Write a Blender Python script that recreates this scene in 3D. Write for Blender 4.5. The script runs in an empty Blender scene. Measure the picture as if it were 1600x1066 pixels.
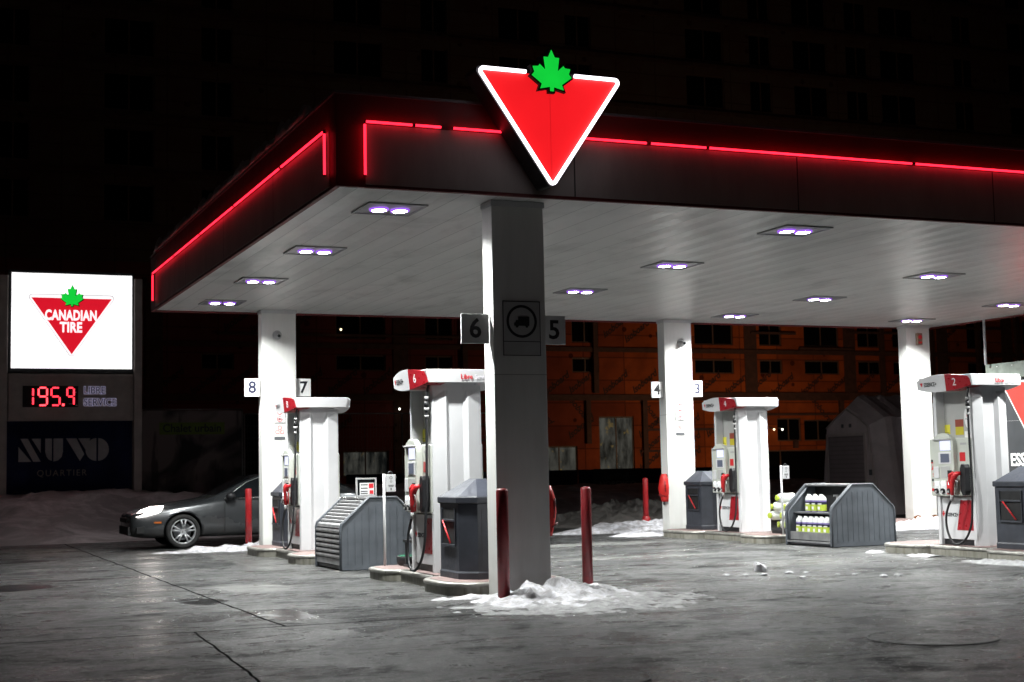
import bpy, bmesh, math, random
from mathutils import Vector, Matrix, noise
R=math.radians; PI=math.pi
random.seed(7)
SC=bpy.context.scene; COL=SC.collection

# ------------------------------------------------------------------ camera, world, exposure
cam=bpy.data.cameras.new('camera'); camo=bpy.data.objects.new('camera',cam); COL.objects.link(camo); SC.camera=camo
_r=Vector((0.92172,-0.38730,-0.02048)); _u=Vector((-0.01555,-0.08969,0.99585)); _f=Vector((0.38753,0.91758,0.08869))
_m=Matrix((_r,_u,-_f)).transposed().to_4x4(); _m.translation=Vector((-6.0447,-14.8333,1.3802))
camo.matrix_world=_m
cam.sensor_width=36; cam.lens=51.0; cam.clip_start=.1; cam.clip_end=900
cam.dof.use_dof=True; cam.dof.focus_distance=17.5; cam.dof.aperture_fstop=3.2

W=bpy.data.worlds.new('World'); SC.world=W; W.use_nodes=True
wn=W.node_tree; wn.nodes.clear()
sky=wn.nodes.new('ShaderNodeTexSky'); sky.sky_type='NISHITA'; sky.sun_disc=False
sky.sun_elevation=R(-8); sky.sun_rotation=R(200)
bg1=wn.nodes.new('ShaderNodeBackground'); bg1.inputs[1].default_value=.03
wn.links.new(sky.outputs[0],bg1.inputs[0])
bg2=wn.nodes.new('ShaderNodeBackground'); bg2.inputs[0].default_value=(1,.74,.68,1); bg2.inputs[1].default_value=.0055   # faint city glow in the night sky
ad=wn.nodes.new('ShaderNodeAddShader'); wn.links.new(bg1.outputs[0],ad.inputs[0]); wn.links.new(bg2.outputs[0],ad.inputs[1])
wo=wn.nodes.new('ShaderNodeOutputWorld'); wn.links.new(ad.outputs[0],wo.inputs[0])
SC.view_settings.view_transform='Standard'; SC.view_settings.look='None'; SC.view_settings.exposure=0; SC.view_settings.gamma=1
try:
    SC.cycles.use_light_tree=True; SC.cycles.sample_clamp_indirect=4; SC.cycles.max_bounces=8
except Exception: pass

LIGHT_W=250
LX=(-.92,4.57,9.42,13.8); LY=(.83,4.08,7.28,10.22)

# ------------------------------------------------------------------ materials
def nt(name):
    m=bpy.data.materials.new(name); m.use_nodes=True; return m,m.node_tree,m.node_tree.nodes['Principled BSDF']
def node(t,ty,**k):
    n=t.nodes.new(ty)
    for a,b in k.items():
        if a.startswith('i_'): n.inputs[int(a[2:])].default_value=b
        else: setattr(n,a,b)
    return n
def ramp(t,src,stops):
    r=t.nodes.new('ShaderNodeValToRGB'); t.links.new(src,r.inputs[0])
    el=r.color_ramp.elements
    while len(el)<len(stops): el.new(.5)
    for e,(p,c) in zip(el,stops):
        e.position=p; e.color=(c,c,c,1) if isinstance(c,(int,float)) else (*c,1)
    return r.outputs[0]
def mix(t,f,a,b,mode='MIX'):
    n=t.nodes.new('ShaderNodeMix'); n.data_type='RGBA'; n.blend_type=mode
    for i,v in ((0,f),(6,a),(7,b)):
        if hasattr(v,'links'): t.links.new(v,n.inputs[i])
        else: n.inputs[i].default_value=v if i==0 else ((*v,1) if len(v)==3 else v)
    return n.outputs[2]
def math_(t,op,a,b=0,c=None,clamp=False):
    n=t.nodes.new('ShaderNodeMath'); n.operation=op; n.use_clamp=clamp
    for i,v in enumerate((a,b,c)):
        if v is None: continue
        if hasattr(v,'links'): t.links.new(v,n.inputs[i])
        else: n.inputs[i].default_value=v
    return n.outputs[0]
def coords(t,kind='Object',scale=(1,1,1),rot=(0,0,0)):
    tc=t.nodes.new('ShaderNodeTexCoord'); mp=t.nodes.new('ShaderNodeMapping'); t.links.new(tc.outputs[kind],mp.inputs[0])
    mp.inputs['Scale'].default_value=scale; mp.inputs['Rotation'].default_value=rot
    return mp.outputs[0]
def noisen(t,co,scale,detail=4,rough=.55,dist=0):
    n=t.nodes.new('ShaderNodeTexNoise'); t.links.new(co,n.inputs['Vector'])
    n.inputs['Scale'].default_value=scale; n.inputs['Detail'].default_value=detail; n.inputs['Roughness'].default_value=rough; n.inputs['Distortion'].default_value=dist
    return n.outputs[0]
def bump(t,b,h,strength=.2,dist=.01):
    n=t.nodes.new('ShaderNodeBump'); n.inputs['Strength'].default_value=strength; n.inputs['Distance'].default_value=dist
    t.links.new(h,n.inputs['Height']); t.links.new(n.outputs[0],b.inputs['Normal']); return n
def plain(name,col,rough=.5,metal=0,var=.12,vscale=3,bumps=0,bscale=60,spec=.5,coat=0):
    """painted / moulded surface with faint grime and uneven gloss"""
    m,t,b=nt(name); co=coords(t)
    n=noisen(t,co,vscale,6,.6)
    dark=tuple(c*(1-var) for c in col); lite=tuple(min(1,c*(1+var*.5)) for c in col)
    c=mix(t,ramp(t,n,[(.3,0),(.7,1)]),dark,lite); t.links.new(c,b.inputs['Base Color'])
    n2=noisen(t,co,vscale*4,4); t.links.new(ramp(t,n2,[(.3,max(0,rough-.07)),(.7,min(1,rough+.1))]),b.inputs['Roughness'])
    b.inputs['Metallic'].default_value=metal; b.inputs['Specular IOR Level'].default_value=spec
    b.inputs['Coat Weight'].default_value=coat
    if bumps: bump(t,b,noisen(t,co,bscale,3),bumps,.004)
    return m
def glow(name,col,s,base=(.02,.02,.02)):
    m,t,b=nt(name); b.inputs['Base Color'].default_value=(*base,1); b.inputs['Emission Color'].default_value=(*col,1); b.inputs['Emission Strength'].default_value=s
    return m
M={}
M['white']=plain('white_paint',(.64,.64,.655),.38,var=.08,vscale=2)
M['offwhite']=plain('off_white_plastic',(.52,.54,.49),.4,var=.1)
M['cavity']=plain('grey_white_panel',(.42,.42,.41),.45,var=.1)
M['lgrey']=plain('light_grey',(.4,.4,.4),.5)
M['grey']=plain('grey_plastic',(.12,.125,.135),.45,var=.25,vscale=5,bumps=.1)
M['bin']=plain('charcoal_plastic',(.040,.044,.056),.42,var=.3,vscale=5,bumps=.15)
M['rack']=plain('slate_plastic',(.085,.095,.11),.5,var=.3,vscale=4,bumps=.2,bscale=25)
M['black']=plain('black_rubber',(.012,.012,.014),.45,var=.2)
M['dark']=plain('dark_void',(.006,.006,.007),.7)
M['red']=plain('red_plastic',(.55,.02,.025),.35,var=.15)
M['redpanel']=plain('red_vinyl',(.33,.012,.02),.3,var=.1)
M['shade_strap_red']=plain('bollard_shade_strap_red',(.17,.008,.012),.4,var=.3,vscale=8,bumps=.25,bscale=40)  # bollard red darkened as if unlit, for the near pair; straps share it
M['bollard']=plain('bollard_red',(.36,.012,.016),.38,var=.45,vscale=9,bumps=.3,bscale=35)
M['yellow']=plain('yellow_label',(.75,.68,.06),.5)
M['lime']=plain('lime_label',(.45,.56,.06),.5)
M['navy']=plain('navy_fabric',(.018,.028,.12),.8,var=.3)
M['ink']=plain('black_ink',(.012,.012,.016),.5)
M['blueink']=plain('navy_ink',(.012,.014,.045),.5)
M['whiteink']=plain('white_vinyl',(.8,.8,.8),.45)
M['redink']=plain('red_ink',(.6,.02,.03),.45)
M['paleink']=plain('pale_grey_ink',(.86,.82,.88),.5)
M['steel']=plain('brushed_steel',(.5,.5,.5),.3,metal=.9,var=.2)
M['steeldull']=plain('dull_aluminium',(.42,.42,.43),.38,metal=.75,var=.3,vscale=6)
M['sign']=plain('sign_plate_white',(.78,.78,.78),.45)
M['pylon']=plain('pylon_grey_paint',(.46,.40,.38),.5,var=.2)
M['jug']=plain('milky_plastic',(.82,.84,.82),.3)
M['green']=plain('green_fluid',(.03,.25,.12),.2)
M['glass_dark']=plain('dark_glass',(.01,.012,.014),.08)
M['tyre']=plain('tyre_rubber',(.015,.015,.015),.8)
M['rim']=plain('alloy_rim',(.55,.56,.58),.3,metal=.6)
M['amber']=plain('amber_lens',(.5,.12,.01),.3)
M['orange']=plain('red_fabric',(.62,.022,.02),.4,bumps=.5,bscale=14)
M['purplebottle']=plain('violet_fluid_bottle',(.25,.2,.45),.25)
M['lens']=glow('led_lens',(1,.96,1),60)
M['lensfringe']=glow('led_lens_fringe',(.40,.14,1),1.0)  # violet ring glows to paint the lens's colour fringing into the scene
M['neon']=glow('neon_tube',(1,.014,.034),4.2)
M['neonclamp']=plain('neon_clamp',(.1,.01,.01),.5)
M['signwhite']=glow('lightbox_white',(1,.99,1),2.1,(.8,.8,.8))
M['tube_white']=glow('white_sign_tube',(1,.93,1),3.2,(.8,.8,.8))
M['signred']=glow('lightbox_red',(1,.012,.018),.95,(.5,.01,.01))
M['signred2']=glow('lightbox_red_b',(.9,.01,.03),.75,(.5,.01,.01))
M['signgreen']=glow('lightbox_green',(.006,.62,.045),1.0,(.01,.4,.05))
M['signrim']=glow('letter_white',(1,.93,.96),1.15,(.8,.8,.8))
M['led']=glow('led_digits',(1,.03,.05),3.2)
M['ledhot']=glow('led_digits_hot',(1,.045,.06),4.5)
M['screen']=glow('lcd_screen',(.72,.74,1),1.3)
M['lcd']=glow('lcd_grey_blue',(.25,.3,.45),.35)
M['buttonlit']=glow('lit_button',(.8,.9,1),2.5)
M['headlight']=glow('headlamp_beam',(1,.90,.84),22)
M['lampdot']=glow('distant_lamp',(1,.8,.45),5)
M['lampdot2']=glow('distant_lamp_white',(1,1,.85),7)
M['outlineglow']=glow('lettering_glow',(.55,.5,.75),.28,(.5,.5,.6))  # faint glow added to the sign lettering so its outlines stay readable

def uneven(m,lo,hi,sc,col2=None):
    t=m.node_tree; b=t.nodes['Principled BSDF']; s0=b.inputs['Emission Strength'].default_value
    n=noisen(t,coords(t),sc,4,.5); r=ramp(t,n,[(.3,lo),(.7,hi)])
    t.links.new(math_(t,'MULTIPLY',r,s0),b.inputs['Emission Strength'])
uneven(M['signred'],.85,1.05,1.2); uneven(M['signwhite'],.45,1.0,.6); uneven(M['neon'],.8,1.1,1.5); uneven(M['signgreen'],.85,1.1,3)
def soffit_mat():
    m,t,b=nt('soffit_white_panels'); co=coords(t)
    sp=t.nodes.new('ShaderNodeSeparateXYZ'); t.links.new(co,sp.inputs[0])
    x=math_(t,'MULTIPLY',math_(t,'ADD',sp.outputs[0],40),1/.405)
    fr=math_(t,'FRACT',x); d=math_(t,'ABSOLUTE',math_(t,'SUBTRACT',fr,.5))
    line=math_(t,'GREATER_THAN',d,.484)
    wn_=t.nodes.new('ShaderNodeTexWhiteNoise'); wn_.noise_dimensions='1D'; t.links.new(math_(t,'FLOOR',x),wn_.inputs['W'])
    pc=mix(t,wn_.outputs[0],(.84,.84,.825),(.87,.87,.855))
    st=noisen(t,coords(t,scale=(1.2,.6,1)),.9,7,.65,.6)
    dirt=ramp(t,st,[(.50,0),(.68,1)])
    c=mix(t,math_(t,'MULTIPLY',dirt,.40),pc,(.30,.30,.28))
    c=mix(t,math_(t,'MULTIPLY',line,.5),c,(.15,.15,.15))
    t.links.new(c,b.inputs['Base Color'])
    b.inputs['Roughness'].default_value=.3
    h=math_(t,'ADD',math_(t,'SUBTRACT',math_(t,'MULTIPLY',d,-2),0),math_(t,'MULTIPLY',noisen(t,coords(t,scale=(2,.3,1)),1.5,2),.5))
    bump(t,b,h,.25,.03)
    return m
M['soffit']=soffit_mat()

def column_mat():
    m,t,b=nt('column_cladding'); co=coords(t)
    sp=t.nodes.new('ShaderNodeSeparateXYZ'); t.links.new(co,sp.inputs[0])
    n=noisen(t,coords(t,scale=(3,3,.5)),2,6,.6)
    c=mix(t,ramp(t,n,[(.35,0),(.75,.5)]),(.80,.80,.78),(.62,.62,.59))
    low=math_(t,'ADD',sp.outputs[2],math_(t,'MULTIPLY',noisen(t,coords(t,scale=(2,2,1)),3,5),-.3))
    c=mix(t,ramp(t,low,[(-.0,.25),(.10,0)]),c,(.4,.37,.33))
    seam=math_(t,'LESS_THAN',math_(t,'ABSOLUTE',math_(t,'SUBTRACT',sp.outputs[2],2.44)),.004)
    c=mix(t,math_(t,'MULTIPLY',seam,.6),c,(.1,.1,.1))
    t.links.new(c,b.inputs['Base Color']); b.inputs['Roughness'].default_value=.4
    bump(t,b,noisen(t,coords(t,scale=(60,60,4)),3,2),.06,.01)
    return m
M['column']=column_mat()

def fascia_mat():
    m,t,b=nt('fascia_grey_panel'); co=coords(t)
    sp=t.nodes.new('ShaderNodeSeparateXYZ'); t.links.new(co,sp.inputs[0])
    s=math_(t,'ADD',sp.outputs[0],sp.outputs[1])
    d=math_(t,'ABSOLUTE',math_(t,'SUBTRACT',math_(t,'FRACT',math_(t,'MULTIPLY',math_(t,'ADD',s,50.4),1/2.95)),.5))
    line=math_(t,'GREATER_THAN',d,.497)
    n=noisen(t,coords(t,scale=(1,1,.3)),2.5,6,.65)
    c=mix(t,ramp(t,n,[(.3,0),(.75,1)]),(.40,.37,.35),(.29,.265,.25))
    c=mix(t,line,c,(.05,.05,.05)); t.links.new(c,b.inputs['Base Color']); b.inputs['Roughness'].default_value=.6; b.inputs['Specular IOR Level'].default_value=.25
    return m
M['fascia']=fascia_mat()
M['fasciared']=plain('fascia_red_panel',(.13,.008,.010),.6,var=.25,vscale=2)

def asphalt_mat():
    m,t,b=nt('wet_asphalt'); co=coords(t)
    sp=t.nodes.new('ShaderNodeSeparateXYZ'); t.links.new(co,sp.inputs[0]); X,Y=sp.outputs[0],sp.outputs[1]
    big=noisen(t,co,.35,6,.6,.5); mid=noisen(t,co,1.6,7,.65,.4)
    streak=noisen(t,coords(t,scale=(.5,2.2,1),rot=(0,0,R(-12))),1.1,6,.65,.8)
    fine=noisen(t,co,42,4,.75); grit=noisen(t,co,210,2,.6)
    c=mix(t,ramp(t,big,[(.35,0),(.65,1)]),(.015,.0165,.0165),(.058,.061,.058))
    c=mix(t,ramp(t,streak,[(.42,.92),(.58,0)]),c,(.010,.011,.012))
    # drier, salt-greyed concrete apron beside the islands
    ex=math_(t,'ADD',X,math_(t,'MULTIPLY',math_(t,'SUBTRACT',mid,.5),.9))
    apr=math_(t,'MULTIPLY',ramp(t,math_(t,'ABSOLUTE',math_(t,'SUBTRACT',ex,.3)),[(0,1),(.9,1),(1,1)]),1)
    band=math_(t,'LESS_THAN',math_(t,'ABSOLUTE',math_(t,'SUBTRACT',ex,.32)),1.45)
    band2=math_(t,'LESS_THAN',math_(t,'ABSOLUTE',math_(t,'SUBTRACT',ex,8.6)),1.3)
    bb=math_(t,'MAXIMUM',band,band2)
    yy=math_(t,'GREATER_THAN',math_(t,'ADD',Y,math_(t,'MULTIPLY',math_(t,'SUBTRACT',big,.5),2)),-.4)
    yy2=math_(t,'LESS_THAN',Y,13)
    bb=math_(t,'MULTIPLY',math_(t,'MULTIPLY',bb,yy),yy2)
    c=mix(t,math_(t,'MULTIPLY',bb,.7),c,mix(t,mid,(.060,.061,.059),(.125,.124,.118)))
    rad=math_(t,'SQRT',math_(t,'ADD',math_(t,'MULTIPLY',math_(t,'ADD',X,9),math_(t,'ADD',X,9)),math_(t,'MULTIPLY',math_(t,'ADD',Y,24),math_(t,'ADD',Y,24))))
    tb=t.nodes.new('ShaderNodeTexNoise'); tb.noise_dimensions='1D'; tb.inputs['Scale'].default_value=3.2; tb.inputs['Detail'].default_value=5; t.links.new(rad,tb.inputs['W'])
    tm=math_(t,'MULTIPLY',ramp(t,tb.outputs[0],[(.36,1),(.48,0)]),ramp(t,noisen(t,co,.5,3),[(.42,0),(.58,1)]))
    c=mix(t,math_(t,'MULTIPLY',tm,.65),c,(.012,.013,.014))
    # salt and slush residue
    salt=ramp(t,noisen(t,co,.9,8,.7,1.2),[(.56,0),(.70,1)])
    c=mix(t,math_(t,'MULTIPLY',salt,.55),c,(.12,.12,.117))
    fl=ramp(t,fine,[(.36,.25),(.68,1.0)]); c=mix(t,1.0,c,fl,'MULTIPLY'); c=mix(t,1.0,c,(1.9,1.9,1.9),'MULTIPLY')
    md_=ramp(t,noisen(t,coords(t,scale=(1.6,.8,1)),9,6,.75),[(.34,.45),(.66,1.0)]); c=mix(t,1.0,c,md_,'MULTIPLY'); c=mix(t,1.0,c,(1.35,1.35,1.35),'MULTIPLY')
    vg=t.nodes.new('ShaderNodeTexVoronoi'); vg.inputs['Scale'].default_value=17; t.links.new(co,vg.inputs['Vector'])
    glint=math_(t,'MULTIPLY',math_(t,'LESS_THAN',vg.outputs['Distance'],.15),math_(t,'GREATER_THAN',noisen(t,co,3,4,.7),.47))
    c=mix(t,math_(t,'MULTIPLY',glint,.8),c,(.5,.5,.5))  # pale specks put the wet asphalt's glints into its colour
    # joints of the slabs and the hairline cracks
    wob=math_(t,'MULTIPLY',math_(t,'SUBTRACT',noisen(t,co,1.2,5),.5),.10)
    def jl(v,pos,w): return math_(t,'LESS_THAN',math_(t,'ABSOLUTE',math_(t,'SUBTRACT',math_(t,'ADD',v,wob),pos)),w)
    j1=math_(t,'MULTIPLY',jl(X,-2.78,.016),math_(t,'GREATER_THAN',Y,-1.62))
    j2=math_(t,'MULTIPLY',jl(Y,-1.62,.022),math_(t,'LESS_THAN',X,-.6))
    j3=math_(t,'MULTIPLY',jl(math_(t,'ADD',X,math_(t,'MULTIPLY',Y,-.06)),-3.5,.012),math_(t,'LESS_THAN',Y,-1.62))
    vo=t.nodes.new('ShaderNodeTexVoronoi'); vo.feature='DISTANCE_TO_EDGE'; vo.inputs['Scale'].default_value=.22
    wv=t.nodes.new('ShaderNodeVectorMath'); wv.operation='ADD'
    nz=t.nodes.new('ShaderNodeTexNoise'); nz.inputs['Scale'].default_value=.8; nz.inputs['Detail'].default_value=6
    t.links.new(co,nz.inputs['Vector']); t.links.new(co,wv.inputs[0]); t.links.new(nz.outputs['Color'],wv.inputs[1]); t.links.new(wv.outputs[0],vo.inputs['Vector'])
    cr=math_(t,'MULTIPLY',math_(t,'LESS_THAN',vo.outputs['Distance'],.0016),math_(t,'GREATER_THAN',noisen(t,co,.3,2),.52))
    j=math_(t,'MAXIMUM',math_(t,'MAXIMUM',j1,j2),j3)
    c=mix(t,math_(t,'MULTIPLY',j,.85),c,(.008,.008,.008))
    t.links.new(c,b.inputs['Base Color'])
    wet=ramp(t,noisen(t,coords(t,scale=(.7,1.5,1),rot=(0,0,R(8))),.8,6,.62,.6),[(.38,1),(.56,0)])
    def ell(cx,cy,rx,ry):
        a=math_(t,'DIVIDE',math_(t,'SUBTRACT',X,cx),rx); b_=math_(t,'DIVIDE',math_(t,'SUBTRACT',Y,cy),ry)
        d=math_(t,'ADD',math_(t,'MULTIPLY',a,a),math_(t,'MULTIPLY',b_,b_))
        return ramp(t,math_(t,'ADD',d,math_(t,'MULTIPLY',math_(t,'SUBTRACT',noisen(t,co,2.2,6,.65),.5),3.2)),[(.55,1),(1.25,0)])
    pud=ell(-4.75,5.1,.75,.7)
    for e in ((-2.95,1.6,.28,.6),(-2.5,-.6,.35,.6),(-.95,.7,.3,.3)): pud=math_(t,'MAXIMUM',pud,ell(*e))
    pat=math_(t,'ADD',math_(t,'MULTIPLY',noisen(t,coords(t,scale=(.75,1.3,1),rot=(0,0,R(-18))),1.0,8,.68,.5),.62),math_(t,'MULTIPLY',noisen(t,co,6.5,6,.75),.38))
    patr=ramp(t,pat,[(.41,0),(.60,1)])
    c=mix(t,1.0,c,ramp(t,patr,[(0,.45),(1,1.25)]),'MULTIPLY') if 0 else c
    spc=math_(t,'MULTIPLY',math_(t,'SUBTRACT',1,j),math_(t,'ADD',.04,math_(t,'MULTIPLY',patr,math_(t,'ADD',.5,math_(t,'MULTIPLY',fine,2.1))))); t.links.new(spc,b.inputs['Specular IOR Level'])
    rg=mix(t,patr,(.52,.52,.52),(.23,.23,.23)); rg=mix(t,wet,rg,(.22,.22,.22)); rg=mix(t,pud,rg,(.12,.12,.12)); rg=mix(t,salt,rg,(.6,.6,.6)); rg=mix(t,j,rg,(1,1,1))
    t.links.new(rg,b.inputs['Roughness'])
    h=math_(t,'ADD',math_(t,'MULTIPLY',fine,1.0),math_(t,'MULTIPLY',grit,.5))
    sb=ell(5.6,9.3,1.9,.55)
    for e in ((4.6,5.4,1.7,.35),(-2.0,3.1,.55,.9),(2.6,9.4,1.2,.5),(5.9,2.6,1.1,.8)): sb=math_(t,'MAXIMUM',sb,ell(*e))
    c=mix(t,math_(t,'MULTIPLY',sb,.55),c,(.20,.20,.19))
    db=ell(1.2,-2.9,.9,.5)
    for e in ((3.4,-.6,1.5,.5),(-1.6,-3.2,1.3,.6),(4.2,-3.4,1.6,.8),(-4.6,0,1.5,1.5),(-.9,3.6,.5,1.2)): db=math_(t,'MAXIMUM',db,ell(*e))
    c=mix(t,math_(t,'MULTIPLY',db,.6),c,(.010,.011,.012))
    c2=mix(t,math_(t,'MULTIPLY',pud,.8),c,(.008,.008,.009)); t.links.new(c2,b.inputs['Base Color'])
    h=math_(t,'MULTIPLY',h,math_(t,'SUBTRACT',1,math_(t,'MULTIPLY',pud,.97)))
    h=math_(t,'SUBTRACT',h,math_(t,'MULTIPLY',j,1.5))
    bump(t,b,h,1.0,.03)
    return m
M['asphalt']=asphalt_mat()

def concrete_mat():
    m,t,b=nt('kerb_concrete'); co=coords(t)
    n=noisen(t,co,4,8,.65); sp=t.nodes.new('ShaderNodeSeparateXYZ'); t.links.new(co,sp.inputs[0])
    c=mix(t,ramp(t,n,[(.3,0),(.7,1)]),(.16,.155,.13),(.30,.29,.25))
    v=noisen(t,coords(t,scale=(6,6,.6)),2,4); c=mix(t,ramp(t,v,[(.52,0),(.66,.6)]),c,(.09,.075,.04))
    t.links.new(c,b.inputs['Base Color']); b.inputs['Roughness'].default_value=.5; bump(t,b,noisen(t,co,60,4),.3,.006)
    return m
M['concrete']=concrete_mat()
M['kerbedge']=plain('worn_steel_edge',(.40,.39,.36),.34,metal=.55,var=.35,vscale=7,bumps=.2)
M['paver']=plain('reddish_island_top',(.22,.15,.14),.7,var=.3,vscale=6,bumps=.3)

def snow_mat(name,dirt=.3,cl=(.78,.78,.82),dk=(.22,.21,.20),sc=1.6):
    m,t,b=nt(name); co=coords(t)
    n=noisen(t,co,sc,9,.7,.5); f=ramp(t,n,[(.5-dirt*.5,1),(.62,0)])
    c=mix(t,f,cl,dk)
    t.links.new(c,b.inputs['Base Color']); b.inputs['Roughness'].default_value=.42
    bump(t,b,math_(t,'ADD',noisen(t,co,14,6,.7),math_(t,'MULTIPLY',noisen(t,co,70,3,.6),.4)),.7,.04)
    return m
M['snow']=snow_mat('snow_white',.16,(.76,.76,.82),(.34,.33,.34),6.0)
M['slush']=snow_mat('slush_grey',.4,(.36,.36,.37),(.09,.09,.09),7.0)
M['snowdark']=snow_mat('old_snow',.1,(.80,.71,.74),(.34,.29,.30),.7)
M['rubble']=snow_mat('dirty_snow_rubble',.4,(.16,.15,.14),(.035,.032,.03),1.4)

def sheath_mat():
    """orange sheathing boards: each board its own tone, dark joints, fixings"""
    m,t,b=nt('orange_sheathing'); co=coords(t)
    sp=t.nodes.new('ShaderNodeSeparateXYZ'); t.links.new(co,sp.inputs[0]); X,Z=sp.outputs[0],sp.outputs[2]
    fx=math_(t,'MULTIPLY',X,1/2.44); fz=math_(t,'MULTIPLY',Z,1/1.22)
    cb=t.nodes.new('ShaderNodeCombineXYZ'); t.links.new(math_(t,'FLOOR',fx),cb.inputs[0]); t.links.new(math_(t,'FLOOR',fz),cb.inputs[1])
    wn_=t.nodes.new('ShaderNodeTexWhiteNoise'); t.links.new(cb.outputs[0],wn_.inputs[0])
    c=mix(t,wn_.outputs[0],(.22,.044,.014),(.42,.085,.018))
    xg=math_(t,'MULTIPLY',math_(t,'ADD',X,10),1/12,clamp=True)
    c=mix(t,xg,(.16,.035,.035),c)                           # lamp light's fall-off painted in: darker, duller boards towards the left end
    up=math_(t,'GREATER_THAN',Z,11.6); c=mix(t,up,c,(.10,.065,.055)) # grey-brown house wrap on the upper floors
    jx=math_(t,'GREATER_THAN',math_(t,'ABSOLUTE',math_(t,'SUBTRACT',math_(t,'FRACT',fx),.5)),.487)
    jz=math_(t,'GREATER_THAN',math_(t,'ABSOLUTE',math_(t,'SUBTRACT',math_(t,'FRACT',fz),.5)),.475)
    c=mix(t,math_(t,'MULTIPLY',math_(t,'MAXIMUM',jx,jz),.6),c,(.03,.01,.008))
    vo=t.nodes.new('ShaderNodeTexVoronoi'); vo.inputs['Scale'].default_value=.85; vo.inputs['Randomness'].default_value=.55; t.links.new(co,vo.inputs['Vector'])
    c=mix(t,math_(t,'MULTIPLY',math_(t,'LESS_THAN',vo.outputs['Distance'],.13),.8),c,(.03,.006,.006))
    n=noisen(t,co,.6,6,.6); c=mix(t,ramp(t,n,[(.35,.5),(.6,0)]),c,(.08,.02,.01))
    t.links.new(c,b.inputs['Base Color']); b.inputs['Roughness'].default_value=.9; b.inputs['Specular IOR Level'].default_value=.1
    return m
M['sheath']=sheath_mat()
M['band']=plain('dark_floor_band',(.07,.025,.018),.8,var=.4)
M['void']=plain('unlit_opening',(.003,.003,.004),.9,spec=.02)
M['frameb']=plain('window_frame_brown',(.10,.05,.035),.6)

def room_mat():
    m,t,b=nt('lit_room_glass'); co=coords(t,scale=(1.2,1,.35))
    n=noisen(t,co,2.3,5,.6); n2=noisen(t,coords(t),2.6,3)
    c=mix(t,ramp(t,n,[(.35,0),(.65,1)]),(.02,.025,.025),(.30,.30,.26)); c=mix(t,ramp(t,n2,[(.62,0),(.7,.8)]),c,(.5,.35,.12))
    b.inputs['Base Color'].default_value=(.02,.02,.02,1); b.inputs['Roughness'].default_value=.7; b.inputs['Specular IOR Level'].default_value=.1
    t.links.new(c,b.inputs['Emission Color']); b.inputs['Emission Strength'].default_value=.2
    return m
M['room']=room_mat()
def mural_mat():
    m,t,b=nt('printed_banner'); co=coords(t,scale=(1,1,1))
    n=noisen(t,co,.7,3,.5,.6); n2=noisen(t,coords(t,scale=(3,1,.6)),.8,3)
    c=mix(t,ramp(t,n,[(.42,0),(.55,1)]),(.02,.018,.02),(.26,.2,.2)); c=mix(t,ramp(t,n2,[(.55,0),(.62,.7)]),c,(.02,.02,.02))
    t.links.new(c,b.inputs['Base Color']); b.inputs['Roughness'].default_value=.7
    return m
M['mural']=mural_mat()
def carpaint():
    m,t,b=nt('dark_grey_car_paint'); co=coords(t)
    n=noisen(t,co,1.2,5,.6); sp=t.nodes.new('ShaderNodeSeparateXYZ'); t.links.new(co,sp.inputs[0])
    low=math_(t,'SUBTRACT',.62,sp.outputs[2]); f=math_(t,'MULTIPLY',math_(t,'ADD',low,math_(t,'SUBTRACT',n,.6)),1.5,clamp=True)
    c=mix(t,f,(.05,.054,.058),(.11,.10,.095)); t.links.new(c,b.inputs['Base Color'])
    b.inputs['Metallic'].default_value=.35
    t.links.new(mix(t,f,(.26,.26,.26),(.65,.65,.65)),b.inputs['Roughness']); b.inputs['Coat Weight'].default_value=.5
    return m
M['car']=carpaint()

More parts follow.
